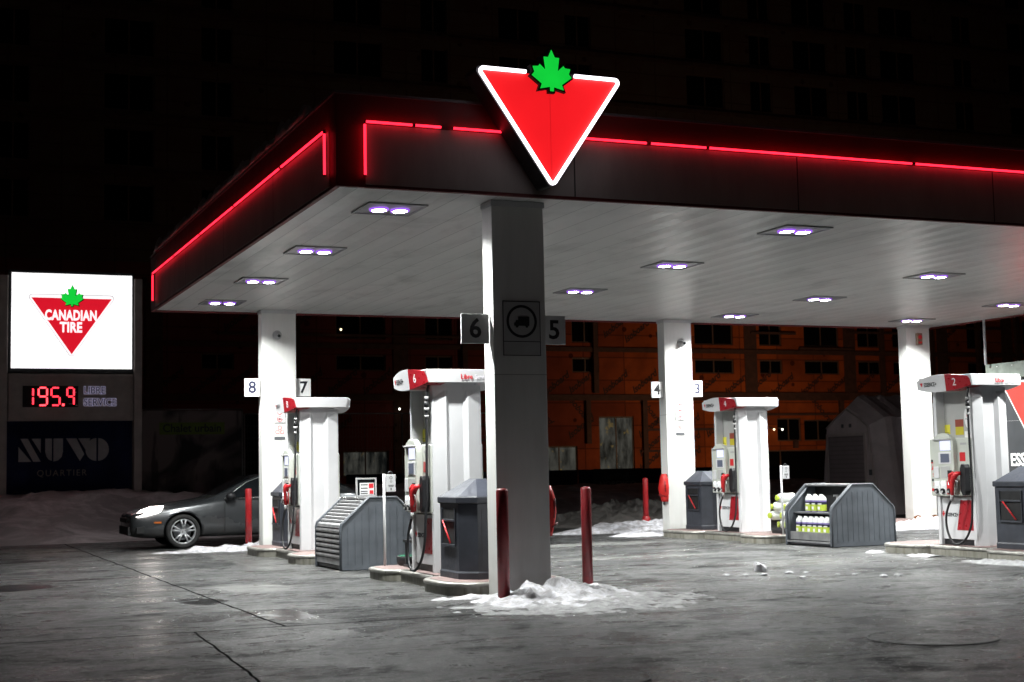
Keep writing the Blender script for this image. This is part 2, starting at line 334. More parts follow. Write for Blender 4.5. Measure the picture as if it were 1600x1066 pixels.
# ------------------------------------------------------------------ mesh helpers
class B:
    def __init__(s): s.bm=bmesh.new()
    def face(s,pts,smooth=False):
        vs=[s.bm.verts.new(p) for p in pts]; f=s.bm.faces.new(vs); f.smooth=smooth; return f
    def box(s,x0,x1,y0,y1,z0,z1):
        v=[s.bm.verts.new((x,y,z)) for x in (x0,x1) for y in (y0,y1) for z in (z0,z1)]
        for q in ((0,1,3,2),(4,6,7,5),(0,4,5,1),(2,3,7,6),(0,2,6,4),(1,5,7,3)): s.bm.faces.new([v[i] for i in q])
        return s
    def loft(s,rings,cap=True,smooth=False,closed=True):
        vr=[[s.bm.verts.new(p) for p in r] for r in rings]; n=len(vr[0])
        for a,b in zip(vr,vr[1:]):
            for i in range(n if closed else n-1):
                f=s.bm.faces.new((a[i],a[(i+1)%n],b[(i+1)%n],b[i])); f.smooth=smooth
        if cap: s.bm.faces.new(vr[0][::-1]); s.bm.faces.new(vr[-1])
        return s
    def prism(s,poly,axis,a,b):
        def P(p,c): return {'x':(c,p[0],p[1]),'y':(p[0],c,p[1]),'z':(p[0],p[1],c)}[axis]
        return s.loft([[P(p,a) for p in poly],[P(p,b) for p in poly]])
    def tube(s,path,r,n=10,cap=True):
        path=[Vector(p) for p in path]; rs=r if isinstance(r,(list,tuple)) else [r]*len(path); rings=[]
        up=Vector((0,0,1)); prev=None
        for i,p in enumerate(path):
            d=(path[min(i+1,len(path)-1)]-path[max(i-1,0)]).normalized()
            if prev is None:
                a=d.cross(up)
                if a.length<1e-3: a=d.cross(Vector((1,0,0)))
            else: a=prev-d*prev.dot(d)
            a.normalize(); prev=a; bb=d.cross(a)
            rings.append([p+(a*math.cos(2*PI*k/n)+bb*math.sin(2*PI*k/n))*rs[i] for k in range(n)])
        return s.loft(rings,cap,True)
    def cyl(s,p0,p1,r,n=20,r1=None): return s.tube([p0,p1],[r,r if r1 is None else r1],n)
    def ring(s,c,axis,r0,r1,t,n=40):
        """flat annulus, normal along -axis, thickness t"""
        def P(a,r,h):
            u,v=r*math.cos(a),r*math.sin(a)
            return {'y':(c[0]+u,c[1]+h,c[2]+v),'x':(c[0]+h,c[1]+u,c[2]+v),'z':(c[0]+u,c[1]+v,c[2]+h)}[axis]
        prof=[(r0,0),(r1,0),(r1,t),(r0,t)]
        rings=[[P(2*PI*k/n,r,h) for k in range(n)] for r,h in prof]; rings.append(rings[0])
        vr=[[s.bm.verts.new(p) for p in q] for q in rings[:-1]]; vr.append(vr[0])
        for a,b in zip(vr,vr[1:]):
            for i in range(n): s.bm.faces.new((a[i],a[(i+1)%n],b[(i+1)%n],b[i]))
        return s
    def disc(s,c,axis,r,t,n=28):
        d={'y':Vector((0,1,0)),'x':Vector((1,0,0)),'z':Vector((0,0,1))}[axis]*t
        c=Vector(c); return s.tube([c,c+d],r,n)
    def lathe(s,prof,c=(0,0,0),n=24):
        rings=[[(c[0]+r*math.cos(2*PI*k/n),c[1]+r*math.sin(2*PI*k/n),c[2]+z) for k in range(n)] for r,z in prof]
        return s.loft(rings,True,True)
    def build(s,name,mat,parent=None,bevel=0,loc=None,seg=2,mats=None):
        bmesh.ops.recalc_face_normals(s.bm,faces=s.bm.faces)
        me=bpy.data.meshes.new(name); s.bm.to_mesh(me); s.bm.free()
        o=bpy.data.objects.new(name,me); COL.objects.link(o)
        me.materials.append(mat)
        if parent: o.parent=parent
        if loc: o.location=loc
        if bevel:
            md=o.modifiers.new('Bevel','BEVEL'); md.width=bevel; md.segments=seg; md.limit_method='ANGLE'; md.angle_limit=R(35)
        return o
def tag(o,label=None,cat=None,group=None,kind=None):
    if label: o['label']=label
    if cat: o['category']=cat
    if group: o['group']=group
    if kind: o['kind']=kind
    return o
def thing(name,label,cat,loc=(0,0,0),rz=0,group=None,kind=None):
    o=bpy.data.objects.new(name,None); COL.objects.link(o); o.location=loc; o.rotation_euler=(0,0,rz); o.empty_display_size=.2
    return tag(o,label,cat,group,kind)
KIDS={}
def copy_tree(o,parent=None):
    c=o.copy(); COL.objects.link(c)
    if parent: c.parent=parent
    for ch in list(o.children): copy_tree(ch,c)
    return c
def text(s,size,mat,parent,loc,face='-y',name='lettering',bold=0.0,ext=.002,sx=1,align='CENTER',shear=0,warp=None,rot2=0,spacing=1,keep=True,fitw=None):
    cu=bpy.data.curves.new('t','FONT'); cu.body=s; cu.size=size; cu.extrude=ext; cu.offset=bold; cu.align_x=align; cu.align_y='CENTER'; cu.shear=shear; cu.resolution_u=3; cu.space_character=spacing
    to=bpy.data.objects.new('t',cu); COL.objects.link(to)
    dg=bpy.context.evaluated_depsgraph_get(); me=bpy.data.meshes.new_from_object(to.evaluated_get(dg)); 
    bpy.data.objects.remove(to); bpy.data.curves.remove(cu)
    if fitw:
        xs_=[v.co.x for v in me.vertices]; sx=fitw/(max(xs_)-min(xs_))
    rot={'-y':Matrix.Rotation(R(90),4,'X'),'-x':Matrix.Rotation(R(-90),4,'Z')@Matrix.Rotation(R(90),4,'X')}[face]
    me.transform(Matrix.Translation(loc)@rot@Matrix.Rotation(rot2,4,'Z')@Matrix.Diagonal((sx,1,1,1)))
    if warp:
        for v in me.vertices: v.co=warp(v.co)
    if not keep: return me
    me.materials.clear(); me.materials.append(mat); me.name=name
    o=bpy.data.objects.new(name,me); COL.objects.link(o)
    if parent: o.parent=parent
    return o

LEAF=[(0, 1), (0.085, 0.818), (0.2, 0.818), (0.155, 0.49), (0.31, 0.63), (0.345, 0.58), (0.488, 0.567), (0.447, 0.44), (0.515, 0.354), (0.258, 0.165), (0.302, 0.045), (0.045, 0.103), (0.045, 0), (-0.045, 0), (-0.045, 0.103), (-0.302, 0.045), (-0.258, 0.165), (-0.515, 0.354), (-0.447, 0.44), (-0.488, 0.567), (-0.345, 0.58), (-0.31, 0.63), (-0.155, 0.49), (-0.2, 0.818), (-0.085, 0.818)]
def leafpoly(cx,cz,h,grow=0):
    pts=[Vector((x*h,(z-.5)*h)) for x,z in LEAF]
    if grow:
        out=[]
        n=len(pts)
        for i,p in enumerate(pts):
            a=(p-pts[i-1]).normalized(); b_=(pts[(i+1)%n]-p).normalized()
            na=Vector((-a.y,a.x)); nb=Vector((-b_.y,b_.x)); m_=(na+nb)
            if m_.length<1e-4: m_=na
            m_.normalize(); k=min(2.0,1/max(.3,m_.dot(na)))
            out.append(p+m_*grow*k)
        pts=out
    return [(cx+p.x,cz+p.y) for p in pts]
def poly_plate(poly,y0,y1,axis='y'):
    """extruded concave polygon via triangle fill"""
    b=B()
    def P(p,c): return (p[0],c,p[1]) if axis=='y' else (c,p[0],p[1])
    va=[b.bm.verts.new(P(p,y0)) for p in poly]; vb=[b.bm.verts.new(P(p,y1)) for p in poly]; n=len(poly)
    b.bm.faces.new(va); b.bm.faces.new(vb[::-1])
    for i in range(n): b.bm.faces.new((va[i],vb[i],vb[(i+1)%n],va[(i+1)%n]))
    b.bm.normal_update()
    bmesh.ops.triangulate(b.bm,faces=[f for f in b.bm.faces if len(f.verts)>4])
    return b
def tri(cx,zt,w,h,r=0,n=6):
    """downward triangle, rounded corners r"""
    P=[Vector((cx-w/2,zt)),Vector((cx+w/2,zt)),Vector((cx,zt-h))]
    if r==0: return [tuple(p) for p in P]
    out=[]
    for i in range(3):
        p=P[i]; a=(P[i-1]-p).normalized(); b_=(P[(i+1)%3]-p).normalized(); ang=a.angle(b_)/2
        c=p+(a+b_).normalized()*(r/math.sin(ang)); t0=p+a*(r/math.tan(ang)); t1=p+b_*(r/math.tan(ang))
        a0=math.atan2(t0.y-c.y,t0.x-c.x); a1=math.atan2(t1.y-c.y,t1.x-c.x)
        while a1>a0: a1-=2*PI
        if a0-a1>PI: a1+=2*PI
        for k in range(n+1):
            q=a0+(a1-a0)*k/n; out.append((c.x+r*math.cos(q),c.y+r*math.sin(q)))
    return out

# ------------------------------------------------------------------ ground
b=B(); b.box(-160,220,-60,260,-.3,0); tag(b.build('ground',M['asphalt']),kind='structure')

# ------------------------------------------------------------------ canopy
CX0,CX1,CY0,CY1,H,HT=-1.90,15.5,-.40,11.78,4.40,5.37
can=thing('station_canopy','flat petrol station canopy with dark fascia edged by a red neon line','canopy',((CX0+CX1)/2,(CY0+CY1)/2,4.4))
ox,oy=can.location.x,can.location.y
def cl(x): return x-ox
b=B(); b.box(CX0+.06-ox,CX1-.06-ox,CY0+.06-oy,CY1-.06-oy,0,.12); b.build('soffit',M['soffit'],can)
b=B(); b.box(CX0+.06-ox,CX1-.06-ox,CY0+.06-oy,CY1-.06-oy,.7,.78); b.build('roof_deck',M['lgrey'],can)
t_=.06
b=B()
x0,x1,y0,y1=CX0-ox,CX1-ox,CY0-oy,CY1-oy
b.box(x0,x1,y0,y0+t_-.003,-.03,.97); b.box(x0,x1,y1-t_+.003,y1,-.03,.97); b.box(x0,x0+t_-.003,y0+t_,y1-t_,-.03,.97); b.box(x1-t_+.003,x1,y0+t_,y1-t_,-.03,.97)
b.build('fascia',M['fasciared'],can,bevel=.006)
# pale panels below the neon line (real sheets, 8 mm proud of the red ones)
b=B()
b.box(-1.58-ox,x1-.1,y0-.008,y0,.004,.645); b.box(x0-.008,x0,y0+.25,y1-.55,.004,.60)
b.build('lower_fascia_panel',M['fascia'],can)
b=B(); b.box(x0-.02,x1+.02,y0-.02,y0+.03,.955,.985); b.box(x0-.02,x0+.03,y0,y1,.955,.985); b.build('parapet_cap',M['grey'],can)
# neon tubes, in lengths
def neon(p0,p1): 
    bb=B(); bb.cyl(p0,p1,.0135,10); bb.build('neon_tube',M['neon'],can)
    for p in (p0,p1):
        c=B(); p=Vector(p); d=(Vector(p1)-Vector(p0)).normalized(); s_=1 if (p-Vector(p0)).length<1e-6 else -1
        c.tube([p-d*s_*.004,p+d*s_*.010],.017,8); c.build('tube_clip',M['neonclamp'],can)
yn=y0-.055; zf=.662
for a,c_ in ((-1.60,-1.065),(-1.05,-.74),(-.62,-.03),(.0,1.75),(1.785,2.53),(2.55,5.46),(5.49,9.2),(9.24,12.2),(12.24,15.2)):
    neon((a-ox,yn,zf),(c_-ox,yn,zf))
neon((-1.60-ox,yn,.08),(-1.60-ox,yn,zf-.02))
xn=x0-.055; zl=.60
for a,c_ in ((-.15,1.75),(1.79,4.35),(4.39,6.75),(6.79,9.0),(9.04,11.22)):
    neon((xn,a-oy,zl),(xn,c_-oy,zl))
neon((xn,-.15-oy,.12),(xn,-.15-oy,zl-.02)); neon((xn,11.22-oy,.10),(xn,11.22-oy,zl-.02))
# downpipe from canopy to the shop roof
b=B(); b.cyl((15.42-ox,9.86-oy,-.98),(15.42-ox,9.86-oy,0),.028,10); b.build('downpipe',M['white'],can)
# fascia end drip bracket
# snow lying along the canopy edge
def snowstrip(name,pts,w,h,label,seed,mat,parent=None,group=None):
    bb=B(); n=len(pts); rings=[]
    for i,(x,y,z) in enumerate(pts):
        k=.25+1.1*noise.noise(Vector((i*.33,seed,0)))+.45*noise.noise(Vector((i*1.1,seed,5)))+.25*noise.noise(Vector((i*2.3,seed,9)))
        hh=max(.02,h*(.55+k)); ww=w*(.7+.4*noise.noise(Vector((i*.4,seed,3))))
        d=Vector(pts[min(i+1,n-1)])-Vector(pts[max(i-1,0)]); nn=Vector((-d.y,d.x,0)).normalized()
        rings.append([Vector((x,y,z))+nn*ww*u+Vector((0,0,hh*v*(1+.25*noise.noise(Vector((i*.9,u*3,seed))))))for u,v in ((-.6,0),(-.55,.5),(-.3,.85),(0,1),(.3,.8),(.5,.45),(.6,0))])
    bb.loft(rings,True,True); o=bb.build(name,mat,parent); tag(o,label,'snow',group,'stuff'); return o
snowstrip('canopy_snow',[(CX0+.03,CY0+1.2+i*.09,5.385) for i in range(118)],.16,.17,'lumpy ice and snow lying along the left top edge of the canopy',3,M['snowdark'])

# ------------------------------------------------------------------ soffit lights
def fixture(x,y,label):
    t=thing('canopy_light',label,'ceiling light',(x,y,H-.004),group='recessed lights in the canopy ceiling')
    b=B()
    b.box(-.35,.35,-.35,-.32,-.018,0); b.box(-.35,.35,.32,.35,-.018,0); b.box(-.35,-.325,-.32,.32,-.018,0); b.box(.325,.35,-.32,.32,-.018,0)
    b.build('frame',M['lgrey'],t)
    b=B(); b.box(-.318,.318,-.308,.308,-.010,.0); b.build('plate',M['steeldull'],t)
    for s in (-1,1):
        L=B(); rr=[]
        for k in range(20):
            a=2*PI*k/20; rr.append((s*.125+.078*math.cos(a),.11*math.sin(a)*(1 if abs(math.sin(a))<2 else 1)))
        L.prism(rr,'z',-.030,-.011); L.build('lens',M['lens'],t)
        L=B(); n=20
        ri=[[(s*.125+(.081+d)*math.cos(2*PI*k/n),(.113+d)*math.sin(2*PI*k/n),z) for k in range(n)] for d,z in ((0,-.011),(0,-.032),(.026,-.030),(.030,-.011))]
        L.loft(ri,False,True); L.build('lens_fringe',M['lensfringe'],t)
    ld=bpy.data.lights.new('led_lamp','AREA'); ld.shape='RECTANGLE'; ld.size=.42; ld.size_y=.22; ld.energy=LIGHT_W; ld.color=(.97,1,.975)
    ld.spread=R(143)
    lo=bpy.data.objects.new('led_lamp',ld); COL.objects.link(lo); lo.parent=t; lo.location=(0,0,-.05)
    return t
names={(0,0):'nearest twin lens light by the canopy corner',(0,1):'second twin lens light back along the left canopy edge',(0,2):'third twin lens light back along the left canopy edge',(0,3):'farthest twin lens light of the left edge, above the red neon end',
(1,0):'twin lens light just behind the front fascia, right of the triangle sign',(1,1):'twin lens light right of the tall front column, second in from the fascia',(1,2):'twin lens light above the number 5 plate, third in from the fascia',(1,3):'rearmost twin lens light hidden behind the front column',
(2,0):'twin lens light behind the front fascia at the far right',(2,1):'twin lens light upper right, above the rust stained column',(2,2):'twin lens light in mid ceiling, above the bottle rack',(2,3):'small rearmost twin lens light right above the column with plates 4 and 3',
(3,0):'twin lens light at the far right front corner',(3,1):'twin lens light at the right edge of the ceiling',(3,2):'glaring twin lens light at the right picture edge, above the downpipe',(3,3):'twin lens light touching the top of the rust stained column'}
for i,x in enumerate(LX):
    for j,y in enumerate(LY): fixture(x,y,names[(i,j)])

# ------------------------------------------------------------------ columns
CW,CD=.634,.285
cols=[(0,0,0,'tall front column with unlit street face bearing the truck sign'),(0,11.2,0,'white rear column between number plates 8 and 7'),(8.33,11.2,0,'white rear column between number plates 4 and 3'),(14.40,11.2,.14,'white rear column with rust stained foot at the right')]
for x,y,z,l in cols:
    t=thing('canopy_column',l,'column',(x,y,z),group='columns holding up the canopy')
    b=B(); b.box(0,CW,0,CD,0,H-z-.002); b.build('shaft',M['column'],t,bevel=.006)
    b=B(); b.box(-.012,CW+.012,-.012,CD+.012,H-z-.07,H-z-.004); b.build('collar',M['white'],t,bevel=.004)
    if x>14:
        r_=B()
        rustpts=[(0,.0)]+[(CW*k/14,.05+.05*abs(noise.noise(Vector((k*.8,4,1))))) for k in range(15)]+[(CW,.0)]
        rb=poly_plate(rustpts,-.003,-.0005); rb.build('rusty_foot',plain('rust',(.22,.08,.02),.85,var=.6,vscale=14,bumps=.4),t)

def plate(num,x,y,z,label,ink='ink',w=.28):
    t=thing('number_plate',label,'number sign',(x,y,z),group='pump number plates on the columns')
    b=B(); b.box(0,w,0,.025,0,.33); b.build('plate',M['sign'],t,bevel=.003)
    text(num,.30,M[ink],t,(w/2,-.001,.16),'-y',name='numeral',bold=.006,ext=.0015)
plate('6',-.342,.10,2.79,'number 6 plate on the left side of the front column',w=.33)
plate('5',CW+.012,.10,2.79,'number 5 plate on the right side of the front column')
plate('8',-.302,11.28,2.81,'number 8 plate on the left rear column','blueink')
plate('7',CW+.012,11.26,2.81,'number 7 plate on the left rear column')
plate('4',8.33-.282,11.28,2.79,'number 4 plate on the middle rear column',w=.26)
plate('3',8.33+CW+.012,11.24,2.81,'number 3 plate on the middle rear column','blueink',w=.24)

# truck sign
t=thing('truck_sign','white plate with truck in black ring on the front column','sign',(.11,-.004,2.65))
b=B(); b.box(0,.455,-.006,0,0,.615); b.build('plate',plain('dull_white_sheet',(.5,.5,.5),.5),t)
b=B()
for a in ((0,.455,.605,.615),(0,.455,0,.008),(0,.455,.155,.163)): b.box(a[0],a[1],-.0085,-.0065,a[2],a[3])
for a in ((0,.008),(.447,.455)): b.box(a[0],a[1],-.0085,-.0065,.008,.155); b.box(a[0],a[1],-.0085,-.0065,.163,.605)
b.build('border',M['ink'],t)
b=B(); b.ring((.2275,-.0095,.385),'y',.155,.185,.002); b.build('ring',M['ink'],t)
tr=[(.31,.44),(.19,.44),(.19,.40),(.165,.40),(.155,.375),(.14,.37),(.14,.335),(.155,.335),(.165,.315),(.185,.315),(.195,.335),(.275,.335),(.283,.315),(.303,.315),(.312,.335),(.325,.335),(.325,.44)]
tr=[(x-.005,z) for x,z in tr][::-1]
poly_plate(tr,-.0095,-.0075).build('truck_symbol',M['ink'],t)

# warning stickers on the rear columns
def warn(x,y,label):
    t=thing('warning_sign',label,'sign',(x,y,2.02),group='warning pictograms on the rear columns')
    b=B(); b.box(0,.20,-.012,-.002,.31,.70); b.build('plate',M['sign'],t,bevel=.002)
    b=B(); b.box(-.006,.206,-.006,-.003,.304,.706); b.build('border',M['grey'],t)
    for k in range(3):
        c=(.10,-.015,.375+k*.13); b=B(); b.ring(c,'y',.042,.052,.002,20); b.box(.062,.138,-.0155,-.0145,c[2]-.005,c[2]+.005); b.build('red_ring',M['redink'],t)
        b=B(); b.box(.085,.115,-.0140,-.0125,.355+k*.13,.395+k*.13); b.build('black_mark',M['grey'],t)
    for c in ((.10,-.006,.22),(.055,-.006,.14),(.145,-.006,.14)): b=B(); b.ring(c,'y',.030,.038,.002,18); b.build('red_ring',M['redink'],t)
    b=B(); b.box(.0,.20,-.006,-.003,.0,.055); b.build('caption_strip',M['grey'],t)
warn(.22,11.2,'column of round red warning pictograms under the number 7 side camera')
warn(8.54,11.2,'faded red warning pictograms on the column between plates 4 and 3')

def camera_ball(x,y,z,label):
    t=thing('security_camera',label,'security camera',(x,y,z),group='round cameras on the columns')
    b=B(); b.lathe([(.085,0),(.085,.02),(.07,.05),(.05,.06)]); o=b.build('base',M['lgrey'],t); o.rotation_euler=(R(90),0,0)
    b=B(); b.lathe([(.001,-.055),(.03,-.05),(.05,-.03),(.058,0),(.05,.03),(.03,.05),(.001,.055)]); b.build('ball',M['steeldull'],t,loc=(.0,-.08,-.01))
    b=B(); b.cyl((.0,-.125,-.02),(.01,-.15,-.03),.026); b.build('lens',M['glass_dark'],t)
camera_ball(.28,11.196,3.93,'round camera near the top of the column with plates 8 and 7')
camera_ball(8.72,11.196,3.92,'round camera near the top of the column with plates 4 and 3')
t=thing('alarm_box','small brownish alarm box high on the rust stained column','alarm box',(14.72,11.196,3.96))
b=B(); b.box(-.07,.07,-.07,0,0,.26); b.build('housing',plain('brown_box',(.25,.17,.12),.5),t,bevel=.01)
b=B(); b.cyl((0,-.07,.17),(0,-.085,.17),.045); b.box(-.045,.045,-.078,-.071,.03,.07); b.build('sounder',M['redink'],t)

# ------------------------------------------------------------------ triangular sign on the front fascia
t=thing('triangle_sign','glowing red triangle sign with green maple leaf on the front fascia','sign',(.405,-.75,4.425))
# local: x centre 0, z 0 bottom, top 1.24
b=poly_plate(tri(0,1.27,1.80,1.30,.05),-.002,.32); b.build('casing',M['black'],t)
b=poly_plate(tri(0,1.225,1.66,1.19,.03),-.012,-.003); b.build('red_face',M['signred'],t)
fr=tri(0,1.237,1.70,1.232,.035,5)
# frame tube broken behind the leaf
def seg(a,c_): return [Vector((a[0]+(c_[0]-a[0])*k/6,-.035,a[1]+(c_[1]-a[1])*k/6)) for k in range(7)]
path=[Vector((x,-.035,z)) for x,z in fr]
n_=len(path)//3
top_right=path[n_:2*n_]; bot=path[2*n_:]; top_left=path[:n_]
full=[Vector((.29,-.035,1.237))]+top_right+bot+top_left+[Vector((-.29,-.035,1.237))]
b=B(); b.tube(full,.021,10); b.build('white_tube',M['tube_white'],t)
lp=leafpoly(0,1.265,.455,.020); poly_plate(lp,-.065,.08).build('leaf_backing',M['dark'],t)
lp=leafpoly(0,1.265,.455); o=poly_plate(lp,-.078,-.066).build('green_leaf',M['signgreen'],t)
b=B(); b.box(-.05,.05,.30,.36,.3,.5); b.build('bracket',M['grey'],t)
b=B(); b.box(-.006,.004,-.0135,-.0125,.10,1.03); b.build('face_seam',glow('seam_red',(.62,.008,.012),1,(.3,.01,.01)),t)

# ------------------------------------------------------------------ kerbed islands
def island(X0,label):
    t=thing('pump_island',label,'island',(X0+.32,5.6,0),group='kerbed pump islands')
    def piece(y0,y1,hw,cr,flip=0):
        y0-=5.6; y1-=5.6
        def pl(hw,g=0):
            a=[]
            for (cx,cy,a0) in ((hw-cr,y0+cr,-90),(hw-cr,y1-cr,0),(-hw+cr,y1-cr,90),(-hw+cr,y0+cr,180)):
                for k in range(6):
                    q=R(a0+18*k); a.append((cx+(cr+g)*math.cos(q),cy+(cr+g)*math.sin(q)))
            return a
        b=B(); r0=pl(hw,-.012)
        b.loft([[(x,y,0) for x,y in r0],[(x,y,.095) for x,y in r0]]); b.build('kerb',M['concrete'],t)
        b=B(); b.loft([[(x,y,z) for x,y in pl(hw,g)] for g,z in ((-.004,.0952),(.004,.105),(.004,.13),(-.012,.143),(-.06,.1435))],True,True); b.build('kerb_edge',M['kerbedge'],t)
        b=B(); rr=pl(hw,-.075); b.loft([[(x,y,.1437) for x,y in rr],[(x,y,.147) for x,y in rr]]); b.build('island_top',M['paver'],t)
    piece(.30,1.62,.74,.42); piece(1.63,2.88,.50,.02); piece(2.89,3.98,.66,.36)
    piece(7.05,8.05,.74,.36); piece(8.06,9.50,.50,.02); piece(9.51,10.95,.74,.36)
    return t
island(0,'left concrete island under pumps 6 and 8'); island(8.3,'right concrete island under pumps 2 and 4')
t=thing('column_island','low kerb under the rust stained column','island',(14.5,11.2,0))
b=B(); b.box(-1.7,1.0,-1.05,.8,0,.135); b.build('kerb',M['concrete'],t,bevel=.03)
b=B(); b.box(-1.6,.9,-.95,.7,.1355,.139); b.build('island_top',M['paver'],t)

# ------------------------------------------------------------------ pumps
def pump(X,Y,num,label,libre=True,white_side=False):
    t=thing('fuel_pump',label,'fuel pump',(X,Y,.147),group='fuel pumps on the islands')
    D=.97; Wd=.65
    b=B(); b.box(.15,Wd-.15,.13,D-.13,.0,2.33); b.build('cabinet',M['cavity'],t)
    prof=[(.0,.13),(.0,.065),(.015,.05),(.165,.0),(.215,.06),(.405,.06),(.455,.0),(.61,.05),(.65,.065),(.65,.13)]
    flat=[(x,.13 if y>.1 else .075) for x,y in prof]
    for side in (0,1):
        f=(lambda y:y) if side==0 else (lambda y:D-y)
        b=B(); b.loft([[(x,f(y),z) for x,y in p] for p,z in ((prof,.0),(prof,2.15),([(x,y*.2+.8*(.13 if y>.1 else .07)) for x,y in prof],2.24),(flat,2.33))],True,False)
        b.build('side_pillar',M['white'],t,bevel=.004)
    # header
    b=B(); 
    b.loft([[(-.09+k,-.045,z) if 0 else p for p in ((-.09-e,-.095-e*.4,z),(.74+e,-.095-e*.4,z),(.74+e,D+.06+e*.4,z),(-.09-e,D+.06+e*.4,z))] for e,z,k in ((0,2.325,0),(.045,2.478,0),(.04,2.49,0))]); b.build('header',M['white'],t,bevel=.012)
    for sgn in (1,-1):
        mx=(lambda x:x) if sgn==1 else (lambda x:Wd-x)
        def sx(q,z=0): return -.115-.055*(q if sgn==1 else 1-q)-.06*math.sin(PI*min(max(q,0),1))+(-.10*(z-2.385))
        def band(q0,q1,mat,name,n=14,ins=.03):
            bb=B(); rings=[]
            for k in range(n+1):
                q=q0+(q1-q0)*k/n; y=-.075+1.12*q; h=(.065+.065*max(0,math.sin(PI*q))**.9)*(1 if ins<.05 else .8); zc=2.392-.012*q+(0 if ins<.05 else .01)
                a_=.031 if ins>.05 else 0; rings.append([(mx(sx(q,zc-h)+a_),y,zc-h),(mx(sx(q,zc+h)+a_),y,zc+h),(mx(max(sx(q)+ins,-.05 if ins>.05 else -9)),y,zc+h-.004),(mx(max(sx(q)+ins,-.05 if ins>.05 else -9)),y,zc-h+.004)])
            bb.loft(rings,True,False); return bb.build(name,mat,t,bevel=.003)
        qs=.40
        if sgn==1: band(qs,1,M['white'],'header_brow'); band(0,qs,M['redpanel'],'red_brow')
        else: band(0,1-qs,M['white'],'header_brow'); band(1-qs,1,M['redpanel'],'red_brow')
        band(.04,.96,M['white'],'brow_core',ins=.10)
        if sgn==1:
            w=lambda v:Vector((sx((v.y+.075)/1.12,v.z)-.004+v.x*.3,v.y,v.z))
            text(num,.155,M['whiteink'],t,(0,.20,2.385),'-x',name='pump_number',ext=.001,warp=w)
            text('ESSENCE+',.085,M['ink'],t,(0,.70,2.375),'-x',name='lettering',bold=.002,ext=.001,warp=w,sx=.80)
            tp=tri(.92,2.41,.075,.06); lb=poly_plate([(p[0],p[1]) for p in tp],-.006,0,axis='x'); lb=lb.build('emblem',M['redink'],t)
            for v in lb.data.vertices: v.co=w(v.co)
    if libre:
        text('Libre',.085,M['redink'],t,(.40,-.113,2.395),'-y',name='lettering',bold=.0015,ext=.001,sx=.9)
        text('Service',.085,M['paleink'],t,(.60,-.113,2.395),'-y',name='lettering',ext=.001,sx=.75)
    for sgn in (1,-1):
        mx=(lambda x:x) if sgn==1 else (lambda x:Wd-x)
        def bx(x0,x1,*a):
            bb=B(); bb.box(min(mx(x0),mx(x1)),max(mx(x0),mx(x1)),*a); return bb
        bx(.03,.15,.135,D-.135,.085,.70).build('lower_door',M['white'],t,bevel=.006)
        bx(.05,.15,.135,D-.135,.003,.083).build('black_plinth',M['black'],t)
        # head
        hb=B(); hb.loft([[(mx(x),y,z) for x,y in ((.15,.075),(-.03,.09),(-.03,1.0),(.15,1.0))] for z in (.72,1.575)]); hb.build('head',M['offwhite'],t,bevel=.02)
        # pod
        pr=[(.84,.75),(.84,1.48)]+[(.84-.47*(1-math.cos(PI*k/12))/2,1.48+.17*math.sin(PI*k/12)) for k in range(1,12)]+[(.37,1.48),(.37,.75),(.60,.715)]
        pb=poly_plate(pr,mx(-.105),mx(-.028),axis='x'); pb.build('console',M['offwhite'],t,bevel=.012)
        if sgn==-1: continue
        bx(-.109,-.1055,.43,.66,1.395,1.535).build('screen',M['screen'],t)
        bx(-.140,-.106,.41,.80,1.545,1.57).build('visor',M['lgrey'],t,bevel=.01)
        bx(-.112,-.1055,.42,.70,1.195,1.365).build('display_bezel',M['white'],t,bevel=.004)
        bx(-.116,-.1125,.46,.65,1.215,1.345).build('display',M['lcd'],t)
        bx(-.118,-.1055,.70,.81,.985,1.155).build('card_reader',M['white'],t,bevel=.008)
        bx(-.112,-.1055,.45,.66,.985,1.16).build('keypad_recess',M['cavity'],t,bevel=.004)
        bx(-.125,-.106,.42,.50,1.0,1.10).build('keypad',M['black'],t,bevel=.004)
        for k,yy in enumerate((.755,.615,.475)):
            bx(-.113,-.1055,yy-.064,yy+.064,.745,.945).build('grade_panel',M['red'] if k==2 else M['whiteink'],t,bevel=.003)
            bx(-.1175,-.114,yy-.026,yy+.026,.885,.93).build('grade_light',M['buttonlit'],t)
            bb=B(); bb.cyl((-.113,yy,.80),(-.145,yy,.79),.040,18); k_=bb.build('selector_knob',M['black'],t,bevel=.006)
            bb=B(); bb.cyl((-.1455,yy,.79),(-.149,yy,.79),.022,14); bb.build('knob_cap',M['lgrey'],t)
        # marks column
        bx(-.0345,-.031,.90,.965,1.22,1.26).build('mark',M['ink'],t)
        text('7',.17,M['redink'],t,(-.033,.93,1.16),'-x',name='mark',ext=.001,bold=.004)
        text('5',.07,M['redink'],t,(-.033,.93,1.03),'-x',name='mark',ext=.001)
        text('3',.07,M['redink'],t,(-.033,.93,.89),'-x',name='mark',ext=.001)
        bx(-.0345,-.031,.89,.965,.94,.975).build('mark',M['ink'],t); bx(-.0345,-.031,.91,.975,.79,.83).build('mark',M['redink'],t)
        bx(-.0345,-.031,.20,.32,1.23,1.36).build('red_sticker',M['red'],t); bx(-.0345,-.031,.22,.30,1.16,1.20).build('sticker',M['lgrey'],t)
        bx(-.0345,-.031,.17,.30,1.47,1.50).build('sticker',M['lgrey'],t)
        # stickers in the upper recess
        bx(.146,.1495,.72,.86,1.62,1.78).build('yellow_sticker',M['yellow'],t)
        bx(.143,.1455,.74,.84,1.66,1.665).build('sticker_line',M['ink'],t)
